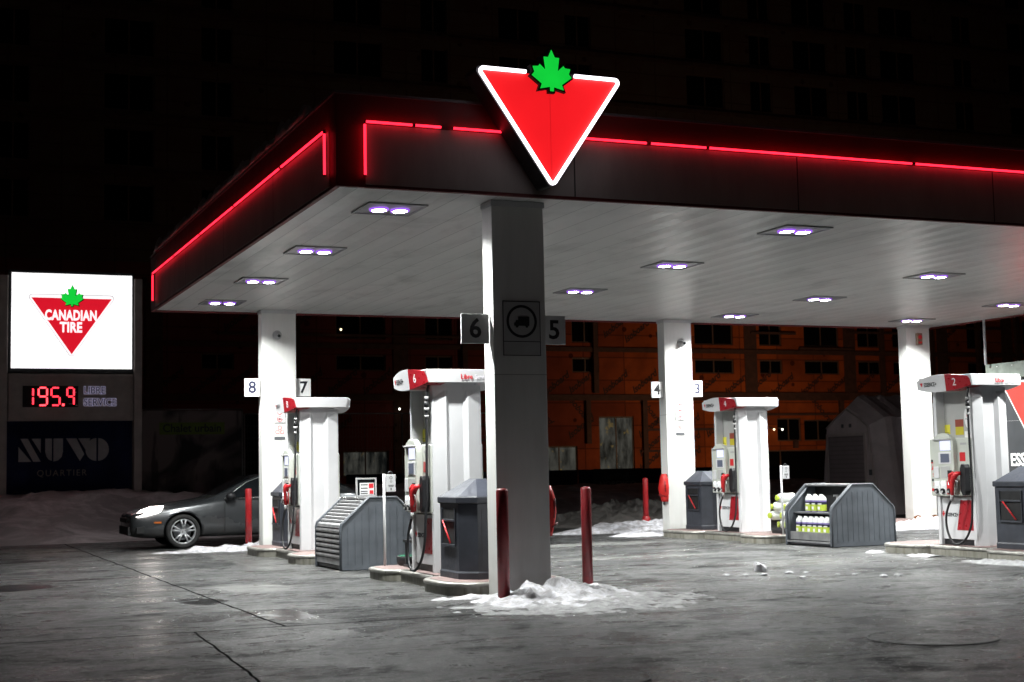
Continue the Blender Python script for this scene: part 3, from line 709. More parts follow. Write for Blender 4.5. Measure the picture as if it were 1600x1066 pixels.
        if num in '24':
            bx(.146,.1495,.42,.60,1.62,1.74).build('ochre_notice',plain('ochre',(.5,.42,.03),.5),t); bx(.146,.1495,.42,.60,1.74,1.85).build('brown_notice',plain('brown_notice',(.25,.05,.03),.5),t)
            ov=[(.27+.125*math.cos(2*PI*k/24),1.88+.19*math.sin(2*PI*k/24)) for k in range(24)]
            poly_plate(ov,.144,.1485,axis='x').build('oval_notice',M['whiteink'],t)
            text('SIMPLE.',.045,M['redink'],t,(.143,.27,1.90),'-x',name='notice_text',ext=.001,bold=.001); text('COMPTANT',.036,M['ink'],t,(.143,.27,1.85),'-x',name='notice_text',ext=.001)
            bx(.146,.1495,.15,.40,1.56,1.67).build('lower_notice',M['whiteink'],t); bx(.142,.1455,.16,.20,1.57,1.66).build('notice_mark',M['blueink'],t)
        # lower door art
        rp=[(.14,.66),(.42,.66),(.52,.22),(.14,.22)]
        poly_plate(rp,.026,.0295,axis='x').build('red_graphic',M['redpanel'],t)
        text('ESSENCE+',.075,M['ink'],t,(.0285,.62,.44),'-x',name='lettering',bold=.002,ext=.001,sx=.85,spacing=.95)
        poly_plate(tri(.81,.47,.075,.06),.027,.0295,axis='x').build('emblem',M['redink'],t)
        poly_plate([(y,z) for y,z in leafpoly(.81,.485,.03)],.0265,.0295,axis='x').build('emblem',M['redink'],t)
        # boot
        bp=[(.13,.74),(.11,.80),(.11,1.14),(.13,1.185),(.20,1.185),(.23,1.12),(.23,.80),(.19,.73)]
        poly_plate(bp,-.125,-.031,axis='x').build('nozzle_boot',M['black'],t,bevel=.008)
        # nozzle
        b=B(); b.tube([(-.17,.36,.74),(-.175,.35,.84),(-.18,.33,.93),(-.175,.30,1.00),(-.155,.25,1.05),(-.13,.20,1.06)],[.024,.030,.036,.045,.036,.022],12); noz=b.build('nozzle',M['red'],t)
        b=B(); b.tube([(-.18,.30,1.06),(-.185,.37,1.03),(-.185,.40,.95),(-.18,.385,.88),(-.178,.36,.84)],[.03,.026,.014,.012,.014],8); b.build('nozzle_cover',M['red'],noz)
        b=B(); b.tube([(-.175,.30,.98),(-.178,.23,.93),(-.178,.235,.85),(-.175,.30,.81)],.008,8); b.build('lever',M['steel'],noz)
        b=B(); b.cyl((-.17,.36,.75),(-.172,.375,.66),.024); b.build('swivel',M['lgrey'],noz)
        # hose
        P=[(-.02,.07,2.34),(-.06,.05,2.25),(-.075,.045,2.1),(-.08,.04,1.9),(-.088,.03,1.6),(-.10,.01,1.25),(-.12,-.02,.9),(-.14,-.03,.6),(-.15,-.01,.35),(-.17,.06,.16),(-.19,.17,.055),(-.21,.28,.03),(-.21,.39,.10),(-.20,.47,.25),(-.19,.49,.42),(-.18,.45,.56),(-.174,.39,.66)]
        # smooth with Catmull-Rom
        S=[]
        for i in range(len(P)-1):
            p0,p1,p2,p3=[Vector(P[max(0,min(len(P)-1,k))]) for k in (i-1,i,i+1,i+2)]
            for q in range(4):
                u=q/4; S.append(.5*((2*p1)+(-p0+p2)*u+(2*p0-5*p1+4*p2-p3)*u*u+(-p0+3*p1-3*p2+p3)*u**3))
        S.append(Vector(P[-1]))
        b=B(); b.tube(S,.0165,10); ho=b.build('hose',M['black'],t)
        for p_,q_,r_ in (((-.074,.046,2.16),(-.076,.045,2.12),.028),((-.077,.044,2.02),(-.078,.043,1.985),.033),((-.078,.042,1.93),(-.079,.041,1.90),.026)):
            b=B(); b.tube([p_,q_],r_,12); b.build('coupling',M['lgrey'],ho)
        b=B(); b.tube([(-.076,.045,2.10),(-.0775,.044,2.03)],[.026,.034],12); b.build('breakaway',M['black'],ho)
    return t
pump(0,2.0,'6','pump 6, nearest fuel pump, half hidden behind the front column')
pump(0,8.45,'8','fuel pump in front of the column with plates 8 and 7',libre=False)
pump(8.33,8.42,'4','pump 4, white fuel pump beside the washer jug stack',libre=False)
pump(8.33,2.0,'2','pump 2, rightmost fuel pump, seen nearly face on')

# ------------------------------------------------------------------ waste bins
def bin_(X,Y,label,w=.88):
    t=thing('forecourt_bin',label,'waste bin',(X,Y,.147),group='charcoal bins at the island ends')
    d,c=.95,.17
    k_=w/.88
    def oc(g): return [(c-g*.4,-g),(w-c+g*.4,-g),(w+g,c-g*.4),(w+g,d-c+g*.4),(w-c+g*.4,d+g),(c-g*.4,d+g),(-g,d-c+g*.4),(-g,c-g*.4)]
    b=B(); b.loft([[(x,y,z) for x,y in oc(g)] for g,z in ((.01,0),(.012,.07),(0,.09),(0,.86))]); body=b.build('body',M['bin'],t,bevel=.006)
    b=B(); b.loft([[(x,y,z) for x,y in oc(g)] for g,z in ((.02,.862),(.028,.875),(.028,.93),(.02,.94))]); b.build('rim',M['bin'],t,bevel=.004)
    # faceted lid
    top=[(w*.5-.14,d*.5-.12),(w*.5+.14,d*.5-.12),(w*.5+.14,d*.5+.12),(w*.5-.14,d*.5+.12)]
    b=B(); o8=oc(.0); tp=[top[0],top[1],top[1],top[2],top[2],top[3],top[3],top[0]]
    va=[b.bm.verts.new((x,y,.941)) for x,y in o8]; vt=[b.bm.verts.new((x,y,1.14)) for x,y in top]
    idx=[0,1,1,2,2,3,3,0]
    for i in range(8):
        j=(i+1)%8; a_,c_=vt[idx[i]],vt[idx[j]]
        if a_ is c_: b.bm.faces.new((va[i],va[j],a_))
        else: b.bm.faces.new((va[i],va[j],c_,a_))
    b.bm.faces.new(vt); b.bm.faces.new(va[::-1]); b.build('lid',plain('bin_lid',(.045,.05,.068),.38,var=.25,vscale=5,bumps=.1),t,bevel=.004)
    b=B()
    b.box(-.006,-.001,.25,.68,.40,.80); b.build('opening',M['dark'],t)
    b=B(); b.box(-.028,-.0065,.25,.68,.655,.68); b.box(-.02,-.0065,.24,.255,.39,.81); b.box(-.02,-.0065,.675,.69,.39,.81); b.box(-.03,-.0065,.24,.69,.37,.392); b.build('opening_frame',M['bin'],t,bevel=.003)
    b=B(); b.tube([(-.035,.60,.66),(-.04,.34,.41)],.011,8); sq=b.build('squeegee',M['red'],t)
    tag(sq,'red squeegee handle')
    b=B()
    for yy in (-.004,):
        for xx in (.22*k_,.34*k_,.54*k_,.66*k_): b.box(xx,xx+.006,yy,-.001,.14,.80)
    b.build('rib',M['bin'],t)
bin_(-.12,.72,'charcoal bin between pump 6 and the front column')
bin_(.04,9.86,'charcoal bin behind the pump at the plates 8 and 7 column',.60)
bin_(8.40,9.86,'charcoal bin between pump 4 and the plates 4 and 3 column',.60)
bin_(8.2,.72,'charcoal bin at the right edge beside pump 2')

# ------------------------------------------------------------------ merchandise lockers
def rack(X,Y,label,openf):
    t=thing('display_locker',label,'display locker',(X,Y,0),group='slate grey display lockers')
    w,d=1.29,1.36
    pf=[(0,0),(0,.60),(.02,.67),(.43,1.045),(.86,1.045),(1.27,.67),(w,.60),(w,0)]
    def end(y0,y1,nm): 
        b=B(); b.prism(pf,'y',y0,y1); o=b.build(nm,M['rack'],t,bevel=.014); return o
    o=end(0,.05,'end_panel'); end(d-.05,d,'end_panel')
    b=B()
    for k in range(11):
        xx=.12+k*.105; zt=min(.60+max(0,(xx-.02))*.91,.97,.60+(1.27-xx)*.91)-.06
        b.box(xx,xx+.012,-.007,-.001,.09,zt)
    b.build('panel_rib',M['rack'],o)
    rimp=[(p[0]*1.0,p[1]) for p in pf]
    b=B(); b.tube([(.012,-.006,.02),(.012,-.006,.60),(.035,-.006,.655),(.44,-.006,1.03),(.85,-.006,1.03),(1.255,-.006,.655),(1.278,-.006,.6),(1.278,-.006,.02)],.016,8,True); b.build('panel_edge',M['rack'],o)
    b=B(); b.box(.42,.87,.051,d-.051,1.0,1.035); b.build('top_panel',M['steeldull'],t,bevel=.005)
    b=B(); b.box(.62,.66,.051,d-.051,.05,1.0); b.build('back_panel',M['dark'],t)
    b=B(); b.box(.05,1.24,.051,d-.051,.02,.06); b.build('floor_panel',M['grey'],t)
    if not openf:
        b=B(); n=0
        # curved shutter slats along the profile
        path=[(.03,.16),(.03,.60)]; L=[]
        zs=[.17+k*.072 for k in range(6)]
        for z in zs: L.append(((.025,z),(.025,z+.055)))
        L.append(((.03,.60),(.075,.665)))
        for k in range(7):
            u=k/7; x=.09+.33*u*1.02; z=.675+.31*u*1.02; L.append(((x,z),(x+.036,z+.034)))
        for (p,q) in L:
            mx_,mz=(p[0]+q[0])/2,(p[1]+q[1])/2; dx,dz=q[0]-p[0],q[1]-p[1]; l=math.hypot(dx,dz); nx,nz=-dz/l,dx/l
            rings=[[(a[0]+nx*e,yy,a[1]+nz*e) for a,e in ((p,-.004),(p,.010),((mx_,mz),.022),(q,.010),(q,-.004))] for yy in (.052,d-.052)]
            b.loft(rings,True,False)
        b.build('roller_shutter',M['steeldull'],t)
        b=B(); b.box(.05,.06,.051,d-.051,.16,.6); b.loft([[(.055,yy,.6),(.42,yy,.96),(.43,yy,.95),(.065,yy,.59)] for yy in (.052,d-.052)]); b.build('shutter_back',M['dark'],t)
        b=B(); b.box(.015,.03,.052,d-.052,.075,.16); b.build('bottom_rail',M['steeldull'],t,bevel=.004)
        for yy in (.35,1.0):
            b=B(); b.tube([(.40,yy,1.0),(.36,yy,1.03),(.34,yy+.08,1.02),(.38,yy+.08,1.0)],.012,8); b.build('handle',M['steel'],t)
    else:
        b=B(); b.box(.15,.61,.051,d-.051,.54,.565); b.build('shelf',M['grey'],t,bevel=.003)
        b=B(); b.box(.06,.61,.051,d-.051,.17,.195); b.build('shelf',M['grey'],t,bevel=.003)
        b=B(); b.box(.045,.06,.051,d-.051,.10,.235); b.build('front_rail',M['steeldull'],t,bevel=.003)
        b=B(); b.box(.0,.05,.051,d-.051,.055,.085); b.build('bottom_rail',M['steeldull'],t,bevel=.003)
        b=B(); b.tube([(.045,d-.075,.1),(.045,d-.075,.58),(.44,d-.075,.98)],.02,8); b.build('inner_rail',M['rack'],t)
    return t
rack(-.27,5.28,'slate grey locker with closed roller shutter between pumps 6 and 8',False)
rack(8.10,5.32,'open slate grey locker stocked with washer fluid jugs',True)
# jugs
def jug_proto():
    t=thing('washer_jug','x','jug',(0,0,0),group='washer fluid jugs in the open locker')
    w,d,h=.075,.05,.20
    b=B(); b.loft([[(x*s_,y*s_,z) for x,y in ((-d,-w+.012),(-d+.012,-w),(d-.012,-w),(d,-w+.012),(d,w-.012),(d-.012,w),(-d+.012,w),(-d,w-.012))] for s_,z in ((.94,0),(1,.012),(1,h-.005))]); b.build('fluid_body',M['purplebottle'],t)
    b=B(); b.loft([[(x*s_+0,y*s_+o,z) for x,y in ((-d,-w+.012),(-d+.012,-w),(d-.012,-w),(d,-w+.012),(d,w-.012),(d-.012,w),(-d+.012,w),(-d,w-.012))] for s_,z,o in ((1,h-.004,0),(.97,h+.03,0),(.75,h+.06,.005),(.34,h+.075,.028),(.30,h+.10,.03))]); b.build('shoulder',M['jug'],t,bevel=.004)
    b=B(); b.tube([(0,-.055,h+.03),(0,-.05,h+.07),(0,-.015,h+.083),(0,.02,h+.07)],.011,8); b.build('handle',M['jug'],t)
    OC=((-d,-w+.012),(-d+.012,-w),(d-.012,-w),(d,-w+.012),(d,w-.012),(d-.012,w),(-d+.012,w),(-d,w-.012))
    b=B(); b.loft([[(x*1.02,y*1.015,z) for x,y in OC] for z in (.018,.125)]); lab=b.build('label',M['lime'],t)
    b=B(); b.loft([[(x*1.02,y*1.015,z) for x,y in OC] for z in (.1255,.172)]); b.build('label_band',M['blueink'],t)
    b=B(); b.box(-d-.003,-d-.0017,-.005,w-.016,.04,.09); b.build('label_picture',M['paleink'],lab)
    b=B(); b.box(-d-.003,-d-.0017,-w+.02,w-.02,.128,.145); b.build('label_text',M['whiteink'],t)
    return t
proto=jug_proto(); first=True
lows=[1.18,1.00,.84,.68,.53,.37,.20]; ordn=['first','second','third','fourth','fifth','sixth','seventh']
spots=[(8.10+.20,5.32+y,.196,'%s jug from the left on the lower shelf of the open locker'%ordn[k]) for k,y in enumerate(lows)]
spots+=[(8.10+.30,5.32+y,.566,'%s jug from the left on the upper shelf of the open locker'%ordn[k]) for k,y in enumerate((1.02,.84,.66))]
for i,(x,y,z,l) in enumerate(spots):
    o=proto if i==0 else copy_tree(proto); o.location=(x,y,z); o.rotation_euler=(0,0,random.uniform(-.12,.12)); o['label']=l
t=thing('spray_bottle','clear spray bottle behind the jugs on the upper shelf','bottle',(8.55,5.75,.566))
b=B(); b.lathe([(.045,0),(.045,.17),(.02,.22),(.018,.26)]); b.build('bottle',M['lgrey'],t)
b=B(); b.box(-.07,.02,-.012,.012,.26,.29); b.build('nozzle',M['lgrey'],t)
# price frame on closed locker
t=thing('price_frame','grey framed price card standing on the closed locker','price sign',(.18,5.95,1.037))
b=B(); b.box(0,.32,0,.03,0,.02); b.box(0,.32,0,.03,.25,.275); b.box(0,.025,0,.03,.02,.25); b.box(.295,.32,0,.03,.02,.25); b.build('frame',M['lgrey'],t,bevel=.004)
b=B(); b.box(.025,.295,.012,.018,.02,.25); b.build('glass',M['glass_dark'],t)
b=B(); b.box(.06,.28,.006,.0115,.025,.20); b.build('card',M['whiteink'],t)
b=B()
for a in ((.20,.27,.12,.19),(.21,.27,.035,.09),): b.box(a[0],a[1],.003,.0055,a[2],a[3])
b.build('red_print',M['redink'],t)
b=B()
for z in (.165,.115,.07,.04): b.box(.075,.18,.003,.0055,z,z+.014)
b.build('black_print',M['ink'],t)

# post signs
def post_sign(X,Y,z0,label):
    t=thing('sign_post',label,'sign post',(X,Y,z0),group='slim white posts with dispenser box')
    b=B(); b.tube([(0,0,0),(0,0,1.22)],.018,10); b.build('post',M['white'],t)
    b=B(); b.box(.02,.155,-.03,.03,.98,1.21); b.build('box',M['white'],t,bevel=.006)
    b=B(); b.ring((.088,-.0325,1.165),'y',.014,.020,.002,14); b.ring((.088,-.0325,1.115),'y',.010,.014,.002,14); b.box(.05,.125,-.0325,-.0305,1.06,1.07); b.box(.055,.12,-.0325,-.0305,1.045,1.052); b.box(.08,.095,-.0325,-.0305,1.0,1.03); b.build('print',M['ink'],t)
    b=B(); b.tube([(.055,0,1.21),(.06,0,1.235),(.09,0,1.25),(.115,0,1.235),(.12,0,1.21)],.009,8); b.build('clip',M['black'],t)
post_sign(-.075,3.80,.147,'slim white post with boxed notice in front of the closed locker')
post_sign(8.35,7.12,.147,'slim white post with boxed notice behind the open locker')

# washer fluid stacks lying on trays
def jugstack(X,Y,label,spots_):
    tr_=thing('jug_tray',label+' tray','tray',(X,Y,.147)); tr_['label']=label
    b=B(); b.box(0,.75,0,.6,0,.07); b.build('tray',M['black'],tr_,bevel=.01)
    return tr_
def lying(x,y,z,rz,label):
    t=thing('white_jug',label,'jug',(x,y,z),rz,group='white jugs with lime caps lying in a stack')
    b=B(); b.loft([[(u,math.cos(2*PI*k/14)*.085*s_,.085+math.sin(2*PI*k/14)*.085*s_) for k in range(14)] for u,s_ in ((.30,.85),(.28,1),(.05,1),(.0,.85),(-.03,.45),(-.04,.4))],True,True); b.build('body',M['jug'],t)
    b=B(); b.loft([[(u,math.cos(2*PI*k/14)*.052*s_,.085+math.sin(2*PI*k/14)*.052*s_) for k in range(14)] for u,s_ in ((-.035,1),(-.066,1),(-.07,.8))],True,True); b.build('cap',M['lime'],t)
tr_=thing('jug_tray','black tray under the stack of white jugs beside pump 4','tray',(8.55,7.25,.147))
b=B(); b.box(0,.7,0,.55,0,.075); b.build('tray_body',M['black'],tr_,bevel=.01)
JL=[('bottom near',8.72,7.32,.225),('bottom far',8.72,7.55,.225),('second layer near',8.70,7.42,.385),('second layer far',8.60,7.66,.385),('third layer near',8.74,7.36,.545),('third layer far',8.62,7.60,.545),('topmost',8.68,7.52,.70)]
JN=['white jug lying at the bottom front of the stack','white jug lying at the bottom back of the stack','white jug in the second layer, nearest the locker','white jug in the second layer, nearest pump 4','white jug in the third layer, nearest the locker','white jug in the third layer, nearest pump 4','topmost white jug of the stack beside pump 4']
for (n0,x,y,z),l in zip(JL,JN): lying(x-.12,y,z,R(random.uniform(-25,15)),l)
t=thing('fluid_tub','round black tub of green fluid beside pump 6','tub',(.28,3.72,.147))
b=B(); b.lathe([(.17,0),(.20,.02),(.21,.12),(.20,.125)],n=28); b.build('tub',M['black'],t)
b=B(); b.lathe([(.185,.126),(.185,.13)],n=28); b.build('fluid',M['green'],t)
lying(.16,3.06,.60-.1,R(80),'white jug with lime cap peeking out behind pump 6')
t=thing('jug_stand','small black stand under the jug behind pump 6','stand',(.2,3.2,.147)); b=B(); b.box(-.12,.3,-.1,.3,.0,.03); b.box(-.12,.3,-.1,.3,.32,.352); b.box(-.1,-.07,-.08,-.05,.03,.32); b.box(.25,.28,-.08,-.05,.03,.32); b.box(-.1,-.07,.25,.28,.03,.32); b.box(.25,.28,.25,.28,.03,.32); b.build('shelves',M['black'],t)

# ------------------------------------------------------------------ bollards
def bollard(x,y,h,r,label,flare=False,z=0,mat='bollard'):
    t=thing('bollard',label,'bollard',(x,y,z),group='red bollards')
    b=B(); b.lathe([(r,0),(r,h-.03),(r*.85,h-.008),(r*.4,h)],n=24); b.build('post',M[mat],t)
    if flare:
        b=B(); b.lathe([(r*1.5,0),(r*1.5,.24),(r*1.15,.29),(r*1.02,.30)],n=24); b.build('sleeve',M[mat],t)
bollard(-.13,-.47,1.19,.066,'red bollard left, shade put into its colour, against the face of the front column',mat='shade_strap_red')
bollard(1.40,.66,1.17,.062,'red bollard with shade in its colour, standing right of the front column',mat='shade_strap_red')
bollard(.02,12.45,1.14,.06,'red bollard in front of the grey car',mat='bollard')
bollard(9.34,14.1,1.15,.062,'red bollard with wide sleeve left of the plates 4 and 3 column',True,mat='bollard')

# covered extinguishers
def cover(x,y,z,s,label,d=.14):
    t=thing('extinguisher_cover',label,'extinguisher cover',(x,y,z),group='red covers hung on the columns')
    b=B(); rings=[]
    for k in range(11):
        u=k/10; zz=.56*u; w=(.10+.035*math.sin(PI*u))*(1 if u<.85 else 1-(u-.85)*2.2); e=.5+.5*math.sin(PI*u*.9+.15)
        q=1+.12*noise.noise(Vector((u*4,x,1)))
        rings.append([(s*d*e*a_*q,w*c_*q,zz) for a_,c_ in ((0,-1),(.55,-.95),(.95,-.5),(1,0),(.95,.5),(.55,.95),(0,1))])
    b.loft(rings,True,True); b.build('cover',M['orange'],t)
    b=B(); b.tube([(s*.04,-.11,.10),(s*(d+.008),-.05,.14),(s*(d+.008),.05,.14),(s*.04,.11,.10)],.010,6); b.tube([(s*d*.5,-.12,.2),(s*d*.6,-.125,.42)],.012,6); b.build('strap',M['shade_strap_red'],t)
    b=B(); b.tube([(s*.05,0,.0),(s*.05,-.01,-.06)],[.025,.018],10); b.build('nozzle_end',M['black'],t)
cover(8.33,11.32,.68,-1,'bright red cover hanging on the left side of the plates 4 and 3 column')
cover(CW,.14,.64,1,'red cover on the right side of the front column',d=.12)

# ------------------------------------------------------------------ snow and ice
def heightfield(name,x0,x1,y0,y1,nx,ny,fn,mat,label,cat='snow',kind='stuff'):
    b=B(); V={}
    for i in range(nx+1):
        for j in range(ny+1):
            x=x0+(x1-x0)*i/nx; y=y0+(y1-y0)*j/ny; V[i,j]=(x,y,fn(x,y))
    vm={}
    for i in range(nx):
        for j in range(ny):
            q=[(i,j),(i+1,j),(i+1,j+1),(i,j+1)]
            if max(V[k][2] for k in q)<=.0: continue
            vs=[]
            for k in q:
                if k not in vm: vm[k]=b.bm.verts.new(V[k])
                vs.append(vm[k])
            f=b.bm.faces.new(vs); f.smooth=True
    o=b.build(name,mat); return tag(o,label,cat,None,kind)
def fb(x,y,s,o=5,seed=0):
    return noise.fractal(Vector((x*s,y*s,seed)),.9,2.1,o)
def bell(x,y,cx,cy,rx,ry,p=1.5,a=0):
    dx,dy=x-cx,y-cy; ca,sa=math.cos(a),math.sin(a); u=(dx*ca+dy*sa)/rx; v=(-dx*sa+dy*ca)/ry
    d=math.sqrt(u*u+v*v); return max(0,1-d)**p
def pile(x,y):
    # heap lies in front of the front column between the two bollards
    h=.15*bell(x,y,.33,-.42,.85,.52,.9)+.09*bell(x,y,.95,-.2,.75,.55,1.1)+.05*bell(x,y,-.05,-.85,.6,.5,1.0)+.10*bell(x,y,1.35,.45,.38,.35,1.2)+.06*bell(x,y,.55,-.85,1.15,.75,.8,.3)
    h*=1+.8*fb(x,y,2.0,4,1)+.28*fb(x,y,8,3,8)
    return h+.05*fb(x,y,3.5,6,2)*min(1,h*8)-.018
heightfield('snow_pile',-1.2,2.7,-2.4,1.4,150,140,pile,M['snow'],'heap of white snow at the foot of the front column','snow pile',None)
def skirt(x,y):
    h=.055*bell(x,y,.5,-1.15,1.75,1.25,.55,.22)
    return h*(1+.5*fb(x,y,2.5,5,3))+.030*fb(x,y,5,6,4)*(1 if h>0 else 0)-.028
heightfield('slush_patch',-2.6,3.0,-3.0,.8,170,120,skirt,M['slush'],'trodden grey slush spread around the snow heap')
def sh(cx,cy,rx,ry,hh,seed,a=0):
    return lambda x,y: hh*bell(x,y,cx,cy,rx,ry,.7,a)*(1+.7*fb(x,y,3,5,seed)+.3*fb(x,y,9,3,seed+1))-.02
heightfield('snow_ridge',-1.9,2.2,11.3,13.6,130,90,lambda x,y:max(.13*bell(x,y,.0,12.35,1.9,.5,.7,.05)*(1+.9*fb(x,y,2.6,5,6)),.32*bell(x,y,.55,12.7,.55,.45,.8)*(1+.4*fb(x,y,3.5,5,7)))-.02,M['snow'],'ridge of white snow round the foot of the bollard by the car')
heightfield('snow_ridge',6.2,11.8,10.6,14.9,150,110,lambda x,y:max(.22*bell(x,y,8.9,13.6,2.3,.7,.6,.1)*(1+.6*fb(x,y,1.8,5,9)),.12*bell(x,y,8.1,11.6,1.0,.5,.7)*(1+.6*fb(x,y,3,5,11)))-.02,M['snow'],'bright snow ridge at the foot of the sleeved bollard')
heightfield('snow_ridge',10.5,15.5,8.9,10.6,120,50,sh(13.3,9.8,2.4,.35,.24,15,-.03),M['snow'],'strip of snow before the rust stained column')
heightfield('snow_on_kerb',14.0,15.8,10.2,11.4,40,30,lambda x,y:.139+.09*bell(x,y,14.95,10.75,.75,.3,.7)*(1+.5*fb(x,y,3,4,19))-.006 if bell(x,y,14.95,10.75,.75,.3,.7)>0 else -.1,M['snow'],'thin snow on the kerb under the rust stained column')
heightfield('kerb_snow',-.9,.1,-.15,.3,40,30,sh(-.35,.1,.45,.16,.07,21),M['snow'],'small snow patch by the near kerb of the left island')
heightfield('kerb_snow',7.3,8.4,2.4,3.9,50,60,lambda x,y:max(.05*bell(x,y,7.86,2.6,.25,.6,.7),.05*bell(x,y,7.86,3.9,.22,.35,.7))*(1+.8*fb(x,y,5,4,23))-.02,M['snow'],'snow crumbs along the kerb before pump 2')
heightfield('kerb_snow',7.1,8.2,.1,1.9,40,60,sh(7.62,.75,.3,.9,.07,25),M['slush'],'grey slush along the kerb at the right edge')
# far snowbanks
def bank(x,y):
    h=1.08*min(1,max(0,(y-17.6-1.2*fb(x,y,.12,2,30))/5.5))**1.2
    h*=.80+.30*fb(x,y,.22,5,31)
    return h+.10*fb(x,y,1.1,6,32)*min(1,h*3)-.03
heightfield('snowbank',-16,9.0,16.5,27.5,180,80,bank,M['snowdark'],'long dim snowbank under the illuminated road sign','snowbank')
def bank2(x,y):
    h=.95*min(1,max(0,(y-21)/6))*(.8+.3*fb(x,y,.2,4,33))
    return h+.08*fb(x,y,1.0,5,34)*min(1,h*3)-.02
heightfield('snowbank',9.0,40,20.5,34,180,60,bank2,M['snowdark'],'grey snow slope before the navy hoarding','snowbank')
heightfield('dirty_snow',7.2,12.9,15.6,19.2,120,80,lambda x,y:.62*bell(x,y,10.6,17.3,2.9,1.6,.8)*(1+.5*fb(x,y,1.1,6,35)+.3*fb(x,y,4,3,36))-.03,M['rubble'],'dark dirty snow rubble behind the right bollards','snow')
# ice chunks
k=0
IC=[(4.31,1.54,.082,'largest white ice chunk standing on the asphalt'),(3.96,.9,.05,'flat ice chip right of the largest chunk'),(3.75,1.0,.05,'ice chip lying just below the largest chunk'),(4.4,1.0,.055,'ice chip between the largest chunk and open locker'),(4.62,.95,.04,'small ice chip in the middle of the lane'),(4.75,.45,.035,'tiny ice crumb in the middle of the lane'),(4.9,.3,.04,'ice crumb on the lane before pump 2'),(4.1,.25,.05,'ice crumb nearest the camera on the lane'),(4.95,-.2,.06,'upright ice crumb at the right of the scatter'),(5.2,-.15,.05,'rightmost ice crumb of the scatter'),(3.6,1.2,.045,'leftmost ice crumb of the scatter')]
for x,y,s_,l in IC:
    bm_=bmesh.new(); bmesh.ops.create_icosphere(bm_,subdivisions=2,radius=1)
    for v in bm_.verts:
        q=1+.45*noise.noise(v.co*1.3+Vector((x,y,0))*9); v.co=Vector((v.co.x*s_*q,v.co.y*s_*.8*q,max(-.0,(v.co.z*.6+.3))*s_*(1.6 if s_>.08 else .6)*q))
    me=bpy.data.meshes.new('ice_chunk'); bm_.to_mesh(me); bm_.free(); me.materials.append(M['snow'])
    o=bpy.data.objects.new('ice_chunk',me); COL.objects.link(o); o.location=(x,y,0); tag(o,l,'ice chunk','ice crumbs scattered on the lane')
# manhole covers
def manhole(x,y,r,label):
    t=thing('manhole_cover',label,'manhole cover',(x,y,.004),group='round covers in the asphalt')
    b=B(); b.lathe([(r-.02,0),(r-.02,.003)],n=48); b.build('lid',M['asphalt'],t)
    b=B(); b.ring((0,0,0),'z',r-.012,r+.004,.004,56); b.build('frame',M['black'],t)
manhole(1.45,-5.45,.50,'round cover in the asphalt at the lower right')
manhole(-1.85,-6.0,.45,'round cover cut by the bottom edge of the picture')

# ------------------------------------------------------------------ road sign pylon
t=thing('road_sign','tall lit roadside sign with red triangle and fuel price','road sign',(-2.0,25,0))
# local x -1.9..1.85 ; panels: x -1.43..1.66
b=B(); b.box(-1.72,-1.50,0,.35,0,6.75); b.build('post',M['pylon'],t,bevel=.02)
b=B(); b.box(1.72,1.94,0,.35,0,6.75); b.build('post',M['pylon'],t,bevel=.02)
b=B(); b.box(-1.49,1.71,.02,.34,4.19,6.90); b.build('lightbox_case',M['black'],t)
b=B(); b.box(-1.42,1.66,-.01,.018,4.30,6.82); b.build('lightbox_face',M['signwhite'],t)
cx=.10
poly_plate(tri(cx,6.27,2.34,1.72,.09),-.020,-.012).build('emblem_outline',plain('outline_green',(.02,.10,.08),.5),t)
poly_plate(tri(cx,6.255,2.295,1.685,.08),-.028,-.021).build('emblem_border',M['signrim'],t)
poly_plate(tri(cx,6.17,2.06,1.50),-.036,-.029).build('emblem_red',M['signred2'],t)
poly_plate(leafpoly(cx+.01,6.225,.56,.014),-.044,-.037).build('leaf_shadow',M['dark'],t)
poly_plate(leafpoly(cx,6.235,.56),-.054,-.045).build('leaf',M['signgreen'],t)
text('CANADIAN',.37,M['signrim'],t,(cx-.02,-.04,5.70),'-y',name='lettering',bold=.013,ext=.004,fitw=1.32,spacing=1.05)
text('TIRE',.37,M['signrim'],t,(cx-.02,-.04,5.38),'-y',name='lettering',bold=.013,ext=.004,fitw=.57,spacing=1.05)
b=B(); b.box(-1.49,1.71,.04,.32,2.92,4.17); pb=b.build('price_box',M['pylon'],t,bevel=.02)
b=B()
for a in ((-1.47,1.69,4.11,4.15),(-1.47,1.69,2.94,2.98)): b.box(a[0],a[1],.0,.039,a[2],a[3])
for a in ((-1.47,-1.43),(1.65,1.69)): b.box(a[0],a[1],.0,.039,2.98,4.11)
b.build('price_frame',M['pylon'],t,bevel=.006)
b=B(); b.box(-1.12,.28,.025,.038,3.28,3.84); b.build('led_board',M['dark'],t)
def digit(x,segs,mat,w=.21,h=.46,z0=3.33,th=.042):
    S={'a':((0,h),(w,h)),'b':((w,h),(w,h/2)),'c':((w,h/2),(w,0)),'d':((0,0),(w,0)),'e':((0,h/2),(0,0)),'f':((0,h),(0,h/2)),'g':((0,h/2),(w,h/2))}
    b=B()
    for s_ in segs:
        p,q=S[s_]; dx=.024 if p[0]!=q[0] else 0; dz=.024 if p[1]!=q[1] else 0
        xa,xb=sorted((p[0],q[0])); za,zb=sorted((p[1],q[1]))
        b.box(x+xa+dx-(0 if dx else th/2),x+xb-dx+(0 if dx else th/2),.012,.022,z0+za+dz-(0 if dz else th/2),z0+zb-dz+(0 if dz else th/2))
    b.build('price_digit',mat,t)
digit(-.98,'bc',M['led'],w=.12); digit(-.72,'abcdfg',M['ledhot']); digit(-.40,'acdfg',M['led']); digit(-.0,'abcfg',M['led'],w=.17)
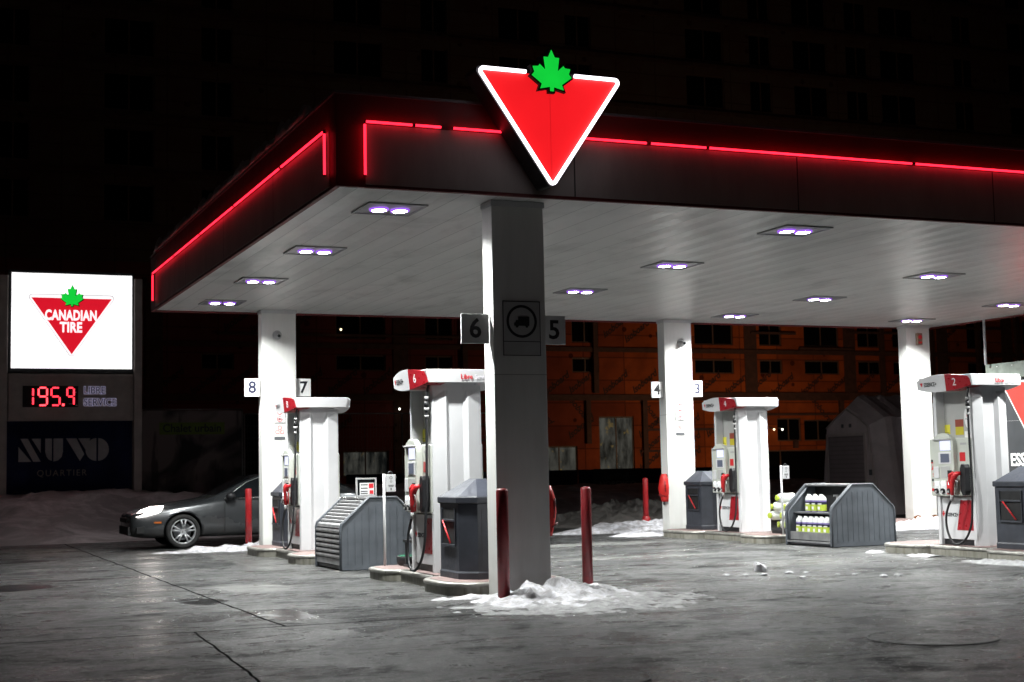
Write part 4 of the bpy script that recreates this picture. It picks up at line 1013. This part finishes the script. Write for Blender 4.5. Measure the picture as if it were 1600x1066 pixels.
b=B(); b.box(-.13,-.07,.012,.022,3.31,3.37); b.build('price_point',M['ledhot'],t)
b=B(); b.box(.05,.13,.010,.022,3.36,3.375); b.box(.22,.26,.010,.022,3.31,3.34); b.box(.20,.24,.010,.022,3.66,3.68); b.build('frost',M['whiteink'],t)
for s_,z in (('LIBRE',3.72),('SERVICE',3.40)):
    text(s_,.27,M['outlineglow'],t,(.42,.030,z),'-y',name='lettering',bold=.017,ext=.003,sx=.86,align='LEFT'); text(s_,.27,M['blueink'],t,(.42,.022,z),'-y',name='lettering',bold=.0,ext=.003,sx=.86,align='LEFT')

# ------------------------------------------------------------------ banners on the site fence
def fence(x0,x1,y,z0,z1,label,nm='site_fence'):
    t=thing(nm,label,'fence',(x0,y,0)); w=x1-x0
    for xx in ([0,w] if w<5 else [0,w/2,w]):
        b=B(); b.tube([(xx,0,0),(xx,0,z1)],.025,8); b.build('post',M['steeldull'],t)
    b=B(); b.tube([(0,0,z1),(w,0,z1)],.02,8); b.tube([(0,0,z0),(w,0,z0)],.02,8); b.build('rail',M['steeldull'],t)
    b=B(); n=int(w/.10)
    for k in range(1,n): b.box(k*.1-.003,k*.1+.003,-.003,.003,z0,z1)
    for k in range(1,8): zz=z0+(z1-z0)*k/8; b.box(0,w,-.0065,-.0035,zz-.003,zz+.003)
    b.build('mesh_wires',M['grey'],t)
    return t
fence(-9.2,.45,29.2,.3,3.35,'wire site fence carrying the navy banner under the road sign')
fence(.55,3.65,29.6,.3,3.42,'wire site fence panel carrying the faded photo banner')
fence(3.85,14.2,30.2,.3,3.3,'wire site fence running on behind the grey car')
t=thing('navy_banner','dark navy cloth banner reading NUVO QUARTIER below the road sign','banner',(-1.35,29.1,0))
b=B(); n=40; rr=[]
for k in range(n+1):
    u=-2.6+4.4*k/n; yy=.05*math.sin(u*4)+.03*math.sin(u*9+1); rr.append([(u,yy,.35),(u,yy,3.28),(u,yy+.012,3.28),(u,yy+.012,.35)])
b.loft(rr,True,True); b.build('cloth',M['navy'],t)
# stencil-cut NUVO letters
def sten(polys,nm='lettering'):
    for p in polys:
        p=[((x+1.12)*.85-1.58,(z-1.86)*.92+1.90) for x,z in p]; poly_plate(p,-.11,-.10).build(nm,M['paleink'],t)
z0,z1=1.86,2.58
def arc(cx,cz,r,a0,a1,n=14): return [(cx+r*math.cos(R(a0+(a1-a0)*k/n)),cz+r*math.sin(R(a0+(a1-a0)*k/n))) for k in range(n+1)]
X=-1.12
sten([[(X,z0),(X+.42,z0),(X,z1-.25)],[(X+.06,z1),(X+.30,z1),(X+.72,z0),(X+.48,z0)],[(X+.42,z1),(X+.72,z1),(X+.72,z1-.45)]])
X=-.26
sten([[(X,z1),(X+.22,z1),(X+.22,z0+.02),(X+.12,z0+.06),(X+.04,z0+.16),(X,z0+.30)],[(X+.27,z1),(X+.58,z1),(X+.58,z0+.30),(X+.54,z0+.14),(X+.42,z0+.03),(X+.27,z0)]])
X=.42
sten([[(X,z1),(X+.34,z1),(X+.60,z0+.22),(X+.46,z0)],[(X+.40,z1),(X+.80,z1),(X+.64,z0+.36)]])
cc=(1.45,(z0+z1)/2)
sten([arc(cc[0]-.03,cc[1],.36,90,270),arc(cc[0]+.03,cc[1],.36,-90,90)])
text('QUARTIER',.26,M['pylon'],t,(-.38,-.105,1.56),'-y',name='lettering',ext=.003,spacing=1.25,fitw=1.38)
text('CONDOS LOCATIFS',.30,M['navy'] if 0 else plain('dull_ink',(.08,.08,.11),.7),t,(-.30,-.105,.95),'-y',name='lettering',ext=.003,spacing=1.1,bold=.004,fitw=2.9)
t=thing('photo_banner','faded printed banner reading Chalet urbain on a lime strip','banner',(2.1,29.5,0))
b=B(); b.box(-1.5,1.5,0,.02,.4,3.38); b.build('cloth',M['mural'],t)
b=B(); b.box(-.98,.98,-.012,-.002,2.66,3.02); b.build('lime_strip',plain('lime_print',(.16,.24,.02),.6),t)
text('Chalet urbain',.34,M['ink'],t,(.0,-.016,2.84),'-y',name='lettering',ext=.002,bold=.006,sx=.95)

# ------------------------------------------------------------------ car
def car():
    t=thing('parked_car','dark grey sedan with lit headlamp passing behind the left column','car',(.45,14.6,0))
    # local x: nose -2.42 .. tail +2.47 ; near side y -0.92
    st=[ # x, zlow, zbelt(hood/deck line), ztop(center), halfwidth, roof half width, roof z
     (-2.42,.36,.60,.62,.55,None),(-2.38,.26,.66,.69,.72,None),(-2.26,.22,.70,.74,.82,None),(-2.0,.20,.745,.80,.885,None),(-1.6,.20,.80,.875,.91,None),(-1.2,.20,.855,.93,.92,None),
     (-.95,.20,.885,.965,.92,None),(-.72,.20,.905,1.00,.92,(.74,1.03)),(-.40,.20,.92,1.2,.92,(.67,1.17)),(-.05,.20,.93,1.36,.92,(.61,1.325)),(.25,.20,.94,1.43,.92,(.59,1.40)),(.7,.20,.95,1.455,.92,(.585,1.43)),(1.1,.20,.965,1.44,.92,(.585,1.41)),(1.45,.20,.98,1.37,.92,(.60,1.34)),(1.8,.21,1.0,1.20,.91,(.66,1.17)),(2.05,.22,1.0,1.06,.89,(.72,1.03)),(2.3,.28,.97,1.0,.85,None),(2.44,.36,.90,.92,.74,None),(2.47,.45,.80,.82,.65,None)]
    rings=[]
    for (x,zl,zb,zt,w,rf) in st:
        if rf: rw,rz=rf
        else: rw,rz=w*.72,zb+(zt-zb)*.6
        half=[(0,zl),(w*.80,zl),(w*.955,zl+.05),(w*1.0,zl+(zb-zl)*.45),(w*.985,zl+(zb-zl)*.78),(w*.93,zb),(w*.9 if rf else w*.86,zb+.012),(rw,rz),(rw*.8,zt-.012),(0,zt)]
        full=[(x,-y,z) for y,z in half]+[(x,y,z) for y,z in half[::-1][1:-1]]
        rings.append(full)
    b=B(); b.loft(rings,True,True)
    o=b.build('body',M['car'],t)
    # wheel arches cut by boolean
    cb=B()
    for wx in (-1.42,1.37):
        cb.cyl((wx,-1.1,.33),(wx,-.62,.33),.375,40); cb.cyl((wx,.62,.33),(wx,1.1,.33),.375,40)
    cut=cb.build('cutter',M['dark'],None); cut.location=t.location; 
    o.location=(0,0,0)
    sb=o.modifiers.new('s','SUBSURF'); sb.levels=2; sb.render_levels=2
    md=o.modifiers.new('b','BOOLEAN'); md.object=cut; md.operation='DIFFERENCE'; md.solver='EXACT'
    bpy.context.view_layer.update()
    dg=bpy.context.evaluated_depsgraph_get(); me=bpy.data.meshes.new_from_object(o.evaluated_get(dg)); o.modifiers.clear(); o.data=me
    for p in me.polygons: p.use_smooth=True
    bpy.data.objects.remove(cut)
    # side windows (glass sheets just proud of the tumblehome)
    def glass(pts,nm='side_window',mat='glass_dark'):
        bb=B(); bb.face(pts); 
        ob=bb.build(nm,M[mat],t); s_=ob.modifiers.new('so','SOLIDIFY'); s_.thickness=.01; return ob
    for s in (-1,1):
        y0,y1=.905*s,.655*s
        glass([(-.58,s*.875,.955),(.36,s*.878,.97),(.33,s*.64,1.355),(.12,s*.655,1.335),(-.16,s*.70,1.235)])
        glass([(.42,s*.878,.97),(1.22,s*.874,.99),(1.12,s*.645,1.345),(.40,s*.64,1.36)])
        glass([(1.28,s*.872,.99),(1.66,s*.84,1.02),(1.42,s*.67,1.26),(1.19,s*.65,1.34)])
        b=B(); b.tube([(-.62,s*.895,.94),(.4,s*.90,.955),(1.72,s*.872,1.005)],.009,6); b.tube([(-.62,s*.892,.945),(-.16,s*.72,1.25),(.15,s*.665,1.36),(.7,s*.65,1.39),(1.2,s*.66,1.365),(1.72,s*.86,1.01)],.008,6); b.build('window_trim',M['steel'],t)
        b=B(); b.lathe([(.001,-.09),(.05,-.08),(.075,-.02),(.075,.03),(.05,.08),(.001,.09)],n=14); mi=b.build('mirror',M['black'],t,loc=(-.52,s*1.0,.99)); mi.rotation_euler=(0,R(90),R(10))
        b=B(); b.tube([(.20,s*.925,.80),(.24,s*.945,.80),(.38,s*.945,.805),(.42,s*.925,.805)],.011,8); b.build('door_handle',M['steel'],t)
        b=B(); b.box(-.62,-.616,s*.905-.02,s*.905+.02,.28,.90); b.box(.44,.444,s*.905-.02,s*.905+.02,.28,.92); b.build('door_gap',M['dark'],t)
        dzh=0 if s==-1 else -.07
        hl=[(-2.33,s*.62,.64+dzh),(-2.27,s*.78,.625+dzh),(-2.12,s*.87,.66+dzh),(-1.90,s*.892,.72+dzh),(-1.84,s*.87,.83+dzh),(-2.02,s*.82,.825+dzh),(-2.2,s*.72,.76+dzh)]
        hb=B(); c0=Vector((-2.10,s*.80,.725))
        hb.loft([[Vector(p)+Vector((-.012,s*.018,.0)) for p in hl],[Vector(p)+Vector((.05,-s*.05,0)) for p in hl]]); hb.build('headlight',M['headlight'] if s==-1 else M['headlight'],t)
        b=B(); b.box(-1.98,-1.84,s*.89-.012,s*.89+.012,.50,.53); b.build('side_marker',M['amber'],t)
        for wx in (-1.42,1.37):
            wb=B(); yo=s*.90; yi=s*.69
            def rg(r,y): return [(wx+r*math.cos(2*PI*k/40),y,.33+r*math.sin(2*PI*k/40)) for k in range(40)]
            wb.loft([rg(.24,yo-s*.03),rg(.245,yo),rg(.30,yo+s*.004),rg(.325,yo-s*.015),rg(.33,yo-s*.05),rg(.33,yi),rg(.24,yi)],False,True); wb.loft([rg(.24,yi),rg(.01,yi)],True,False)
            w_=wb.build('wheel',M['tyre'],t)
            rb=B(); rb.loft([rg(.242,yo-s*.012),rg(.225,yo-s*.004),rg(.218,yo-s*.03),rg(.215,yo-s*.10)],False,True)
            for k in range(5):
                a=2*PI*k/5+.3
                for da in (-.20,.20):
                    p0=Vector((wx+.05*math.cos(a+da*.5),yo-s*.03,.33+.05*math.sin(a+da*.5))); p1=Vector((wx+.225*math.cos(a+da),yo-s*.012,.33+.225*math.sin(a+da)))
                    rb.tube([p0,(p0+p1)/2,p1],[.022,.016,.018],6)
            rb.disc((wx,min(yo-s*.02,yo-s*.045),.33),'y',.06,.025,24); rb.build('rim',M['rim'],w_)
            bb=B(); bb.disc((wx,s*.78,.33),'y',.17,.02,24); bb.build('brake_disc',M['grey'],w_)
    for s in (-1,1):
        ld=bpy.data.lights.new('headlamp','SPOT'); ld.energy=90; ld.color=(1,.86,.68); ld.spot_size=R(70); ld.spot_blend=.9; ld.shadow_soft_size=.05
        lo=bpy.data.objects.new('headlamp',ld); COL.objects.link(lo); lo.parent=t; lo.location=(-2.44,s*.68,.64); lo.rotation_euler=Vector((-1,-.12,-.16)).to_track_quat('-Z','Y').to_euler()
    # grille, lower intake, windscreen
    b=B(); b.loft([[(-2.44,y,.52) for y in (-.45,.45)]+[(-2.43,y,.60) for y in (.5,-.5)],[(-2.37,y,.52) for y in (-.45,.45)]+[(-2.37,y,.60) for y in (.5,-.5)]]); b.build('grille',M['dark'],t)
    b=B(); b.box(-2.43,-2.3,-.62,.62,.28,.44); b.build('lower_intake',M['dark'],t)
    for s in (-1,1):
        b=B(); b.box(-2.30,-2.16,s*.78-.07,s*.78+.07,.32,.43); b.build('fog_lamp',M['dark'],t)
    glass([(-.74,-.66,1.0),(-.74,.66,1.0),(-.04,.58,1.375),(-.04,-.58,1.375)],'windscreen')
    glass([(2.08,-.62,1.06),(2.08,.62,1.06),(1.46,.56,1.375),(1.46,-.56,1.375)],'rear_window')
    return t
car()

# ------------------------------------------------------------------ construction building
BY=55.0
t=thing('unfinished_building','dark unfinished apartment block sheathed in orange boards behind the station','building',(30,BY,0))
bx0,bx1=-50,60
ww=[]  # windows (x0,x1,z0,z1,kind)
rnd=random.Random(3)
xcols=[-30,-25.5,-21,-16,-11.5,-7,-2.2,2.6,7.2,13.9,18.6,23.0,26.9,34.4,38.6,41.6,45.3,47.8,53.3,57.6,62,67,71,76]
for fl in range(12):
    for i,xx in enumerate(xcols):
        if xx<-12 and fl>7 or xx<-25 or (fl in(0,1) and (xx<8 or xx>62)) or (fl>8 and xx<8): continue
        w=(1.6,2.6,1.5,2.4)[(i)%4] if i!=13 else 2.5
        z=8.1+2.7*fl
        ww.append((xx,xx+w,z,z+1.85,'v'))
for i,xx in enumerate(xcols):
    if 5<xx<62: 
        w=(1.6,2.6,1.5,2.4)[i%4] if i!=13 else 2.5
        ww.append((xx,xx+w,6.5,7.3,'v'))
gf=[(28.4,30.5,1.25,4.15,'r'),(25.0,27.1,1.25,2.6,'r'),(14.2,16.6,1.2,2.5,'r'),(39.6,41.2,2.7,4.0,'v'),(41.4,43.4,2.7,3.9,'v'),(8.4,12.0,1.2,4.4,'v'),(45.2,49.5,2.5,3.9,'v'),(36.4,43.2,.3,2.2,'v'),(18,21,1.2,4.2,'v')]
ww+=gf
# wall built as strips around openings: use grid of x/z cuts
xs=sorted(set([-50.0,110.0]+[v for w in ww for v in w[:2]])); zs=sorted(set([0.0,41.0]+[v for w in ww for v in w[2:4]]))
b=B(); vmap={}
def gv(x,z):
    if (x,z) not in vmap: vmap[x,z]=b.bm.verts.new((x-30,0,z))
    return vmap[x,z]
for i in range(len(xs)-1):
    for j in range(len(zs)-1):
        cx_,cz_=(xs[i]+xs[i+1])/2,(zs[j]+zs[j+1])/2
        if any(w[0]<cx_<w[1] and w[2]<cz_<w[3] for w in ww): continue
        b.bm.faces.new((gv(xs[i],zs[j]),gv(xs[i+1],zs[j]),gv(xs[i+1],zs[j+1]),gv(xs[i],zs[j+1])))
wall=b.build('wall',M['sheath'],t); so=wall.modifiers.new('so','SOLIDIFY'); so.thickness=.3; so.offset=-1
b=B(); b.box(-79.8,79.8,.9,14,0,40.8); b.build('interior',M['void'],t)
b=B(); b.box(-80.2,80.2,-.1,14.2,41.0,41.4); b.build('roof',M['band'],t)
for x0,x1,z0,z1,k in ww:
    fo=B(); d0,d1=.08,.18
    fo.box(x0-30,x1-30,d0,d1,z0,z0+.07); fo.box(x0-30,x1-30,d0,d1,z1-.07,z1); fo.box(x0-30,x0-29.93,d0,d1,z0+.07,z1-.07); fo.box(x1-30.07,x1-30,d0,d1,z0+.07,z1-.07)
    xm=(x0+x1)/2-30; fo.box(xm-.035,xm+.035,d0,d1,z0+.07,z1-.07)
    f=fo.build('window',M['frameb'],t)
    p=B(); p.box(x0-29.92,x1-30.08,.12,.14,z0+.08,z1-.08); p.build('pane',M['room'] if k=='r' else M['void'],f)
# floor bands, dark vertical reveals
for z in (5.0,7.62)+tuple(10.35+2.7*i for i in range(11)):
    b=B(); b.box(-80,80,-.12,-.002,z,z+(.32 if z<6 else .24)); b.build('floor_band',M['band'],t)
for x in (-8,4.6,11.3,16.9,22.2,32.9,37.6,44.3,51.0,55.9):
    b=B(); b.box(x-30,x-29.2,-.05,-.001,5.35 if x>30 else .8,10.3); b.build('vertical_strip',M['band'],t)
for k,(xa,xb,z) in enumerate([(25.8,34,1.05),(17,24,2.9),(17,24,3.7),(22.9,25,3.2),(31,37,3.35),(30.9,34.3,2.2),(38,47,4.15),(44.5,56,3.2),(44.5,56,9.3),(44.5,50,8.9),(50,60,6.0),(33,56,5.32),(8,24,8.2),(23,26,9.1),(38,41,8.75),(41.2,45,7.9)]):
    b=B(); b.box(xa-30,xb-30,-.10-.004*k,-.001,z,z+.13); b.build('batten',M['band'],t)
for k,(xx,za,zb) in enumerate([(24.3,.8,5),(27.6,2.7,5),(31.0,.8,5),(33.7,.8,5),(35.6,2.3,5),(40.6,2.3,2.7),(43.8,.8,5),(46.8,5.4,10.3),(49.8,5.4,10.3),(50.4,5.4,10.3),(28.1,5.4,10.3),(20.6,.8,10.3),(53.9,3,10.3),(56.9,3,10.3),(19.5,.8,5)]):
    b=B(); b.box(xx-30,xx-29.72,-.16-.004*k,-.001,za,zb); b.build('upright',M['band'],t)
# printed slanting words on the boards, one mesh
bmw=bmesh.new()
proto_me=text('Isoboard',.50,None,None,(0,0,0),'-y',keep=False,ext=0,shear=.4,rot2=R(36),bold=.016)
me_up=text('Isoboard',.50,None,None,(0,0,0),'-y',keep=False,ext=0,shear=.35,rot2=R(-48),bold=.012)
def stamp(me,x,z):
    m2=me.copy(); m2.transform(Matrix.Translation((x-30,-.006,z))); bmw.from_mesh(m2); bpy.data.meshes.remove(m2)
x=2.0; 
def blocked(x,z): return any(w[0]-1.0<x<w[1]+1.0 and w[2]-.6<z<w[3]+.6 for w in ww)
while x<56:
    stamp(proto_me,x,5.95+rnd.uniform(-.08,.08)); x+=rnd.choice((1.5,2.0,1.8))
x=9.0
while x<56:
    for z in (8.85,):
        if not blocked(x,z) : stamp(proto_me,x,z+rnd.uniform(-.2,.2))
    x+=rnd.choice((1.3,1.9))
x=12.
while x<50:
    for z in (4.5,3.6,2.6,1.8):
        if not blocked(x,z) and rnd.random()<.8: stamp(me_up if z>4 else proto_me,x,z)
    x+=rnd.choice((1.9,2.3))
bmesh.ops.remove_doubles(bmw,verts=bmw.verts,dist=1e-5)
mw=bpy.data.meshes.new('printed_words'); bmw.to_mesh(mw); bmw.free(); mw.materials.clear(); mw.materials.append(plain('faded_print',(.03,.008,.006),.8))
for p in mw.polygons: p.material_index=0
ow=bpy.data.objects.new('printed_words',mw); COL.objects.link(ow); ow.parent=t
# small lamps seen inside / on the building
for x,y,z,m_,l in ((14.0,54.4,8.5,'lampdot','tiny amber lamp high behind pump 8'),(17.0,54.4,4.9-.35,'lampdot2','tiny white lamp right of pump 8'),(39.55,54.4,3.35,'lampdot2','rightmost lamp of the short row behind pump 4'),(39.0,54.4,3.35,'lampdot','third lamp of the short row behind pump 4'),(38.45,54.4,3.33,'lampdot','second lamp of the short row behind pump 4')):
    lt=thing('site_lamp',l,'lamp',(x,y,z),group='small lamps on the building site')
    b=B(); b.lathe([(.001,-.05),(.035,-.035),(.05,0),(.035,.035),(.001,.05)],n=12); b.build('bulb',M[m_],lt)
    b=B(); b.cyl((0,.02,.06),(0,.5,.10),.025,8); b.build('bracket',M['grey'],lt)

# hoarding and its banner
t=thing('navy_hoarding','low navy blue hoarding in front of the building','hoarding',(14,40,0))
for k in range(8):
    b=B(); b.box(k*2.5-4,k*2.5-1.54,0,.06,.1,1.34); b.build('board',plain('hoarding_navy',(.014,.022,.06),.7),t)
t=thing('grey_banner','pale lettered NOREXCO banner hung on the navy hoarding','banner',(21.3,39,0))
b=B(); b.box(-1.1,1.1,0,.03,.40,1.36); b.build('cloth',plain('banner_grey',(.06,.065,.07),.6,var=.5,vscale=1.5),t)
text('NOREXCO',.30,M['lgrey'],t,(0,-.012,.72),'-y',name='lettering',ext=.003,sx=1.15)
b=B(); b.box(-.95,.95,-.012,-.002,.48,.51); b.build('underline',M['lgrey'],t)
b=B()
for k in range(12): b.box(-.7+k*.12,-.65+k*.12,-.012,-.002,.95,1.0+.18*(1-abs(k-5.5)/6)); 
b.build('skyline_print',plain('faint_print',(.12,.13,.13),.6),t)

# unseen fill light added behind the shelter to light the lower floors
t=thing('fill_light','unseen tripod fill light added behind the fabric shelter','work light',(35,41.5,0))
b=B()
for k in range(3): b.tube([(0,0,.9),(.4*math.cos(k*2.1),.4*math.sin(k*2.1),0)],.02,8)
b.build('tripod',M['grey'],t)
b=B(); b.box(-.5,.5,-.12,0,.9,1.25); b.build('housing',M['grey'],t,bevel=.01)
b=B(); b.box(-.46,.46,.001,.01,.93,1.22); b.build('glass',glow('fill_light_glass',(1,.72,.5),10),t)
ld=bpy.data.lights.new('fill_lamp','AREA'); ld.shape='RECTANGLE'; ld.size=.9; ld.size_y=.3; ld.energy=400; ld.color=(1,.70,.40)
lo=bpy.data.objects.new('fill_lamp',ld); COL.objects.link(lo); lo.parent=t; lo.location=(0,.03,1.08)
lo.rotation_euler=Vector((0,1,.12)).to_track_quat('-Z','Y').to_euler()

# ------------------------------------------------------------------ storage shelter
t=thing('storage_shelter','grey fabric storage shelter with roller door behind the bottle locker','shelter',(18,18.45,0))
def gab(x,e=0): return [(x,-1.25-e,0),(x,-1.05-e,1.4),(x,-.86-e,2.36+e),(x,-.45,2.62+e*1.4),(x,.05,2.84+e*1.6),(x,.55,2.62+e*1.4),(x,.98+e,2.36+e),(x,1.15+e,1.4),(x,1.35+e,0)]
mg=plain('shelter_fabric',(.66,.57,.58),.75,var=.2,vscale=2,bumps=.5,bscale=5)
b=B(); b.loft([gab(.0),gab(.03)]); b.build('gable',mg,t)
b=B(); n=14; b.loft([gab(.031+2.6*k/n,.03+.02*math.cos(k*2.1)+.22*min(1,k/2)) for k in range(n+1)],True,False); b.build('cover',mg,t)
b=B(); b.box(-.03,-.002,-.72,.90,0,2.12); rd=b.build('roller_door',plain('roller_door',(.25,.2,.21),.6),t)
b=B()
for k in range(17): b.box(-.042,-.031,-.71,.89,.04+k*.122,.13+k*.122)
b.build('door_slat',plain('door_slat',(.30,.25,.26),.6),rd)
b=B(); b.box(-.05,-.002,-.80,-.73,0,2.2); b.box(-.05,-.002,.91,.98,0,2.2); b.box(-.05,-.002,-.73,.91,2.13,2.2); b.build('door_frame',plain('shelter_trim',(.6,.52,.5),.6),t)
b=B(); b.tube([(-.02,-1.25,0),(-.02,-1.05,1.4),(-.02,-.88,2.36),(-.02,-.45,2.62),(-.02,.05,2.86),(-.02,.55,2.62),(-.02,.99,2.36)],.025,6); b.build('edge_trim',plain('shelter_trim_b',(.6,.52,.5),.6),t)
b=B(); b.box(-.03,-.002,-1.0,-.9,1.05,1.2); b.box(-.012,-.002,-.15,-.05,2.36,2.46); b.box(-.012,-.002,.2,.3,2.36,2.46); b.build('vent',M['grey'],t)

# ------------------------------------------------------------------ shop at the right edge
t=thing('station_shop','grey station shop wall with red triangle at the right edge','shop',(15.58,9.98,0))
dk=plain('shop_grey_cladding',(.05,.053,.058),.45,var=.2)
b=B(); b.box(0,5,-7.5,0,0,3.06); b.build('wall',dk,t,bevel=.01)
b=B(); b.box(-.06,5.06,-7.56,.02,3.10,3.44); b.build('roof_band',plain('roof_band_green_grey',(.20,.23,.20),.5,var=.4,vscale=6),t,bevel=.01)
b=B(); b.box(-.004,-.001,-7.4,0,2.20,2.206); b.build('panel_joint',M['lgrey'],t)
tr2=tri(-1.55,3.04,2.35,1.88)
poly_plate([(p[0],p[1]) for p in tr2],-.012,-.002,axis='x').build('triangle_border',M['whiteink'],t)
poly_plate([(p[0],p[1]) for p in tri(-1.55,3.00,2.22,1.77)],-.020,-.013,axis='x').build('red_triangle',glow('backlit_red',(1,.05,.03),.12,(.6,.04,.03)),t)
text('ESSENCE+',.37,glow('letters_white',(1,1,1),.35,(.8,.8,.8)),t,(-.012,-.56,1.37),'-x',name='lettering',bold=.007,ext=.006,align='LEFT',sx=.85)
b=B()
for k in range(12): b.lathe([(.012,0),(.02,.01),(.012,.02)],c=(-.061,-.35-k*.45,3.36),n=8)
b.build('roof_lamp',M['whiteink'],t)
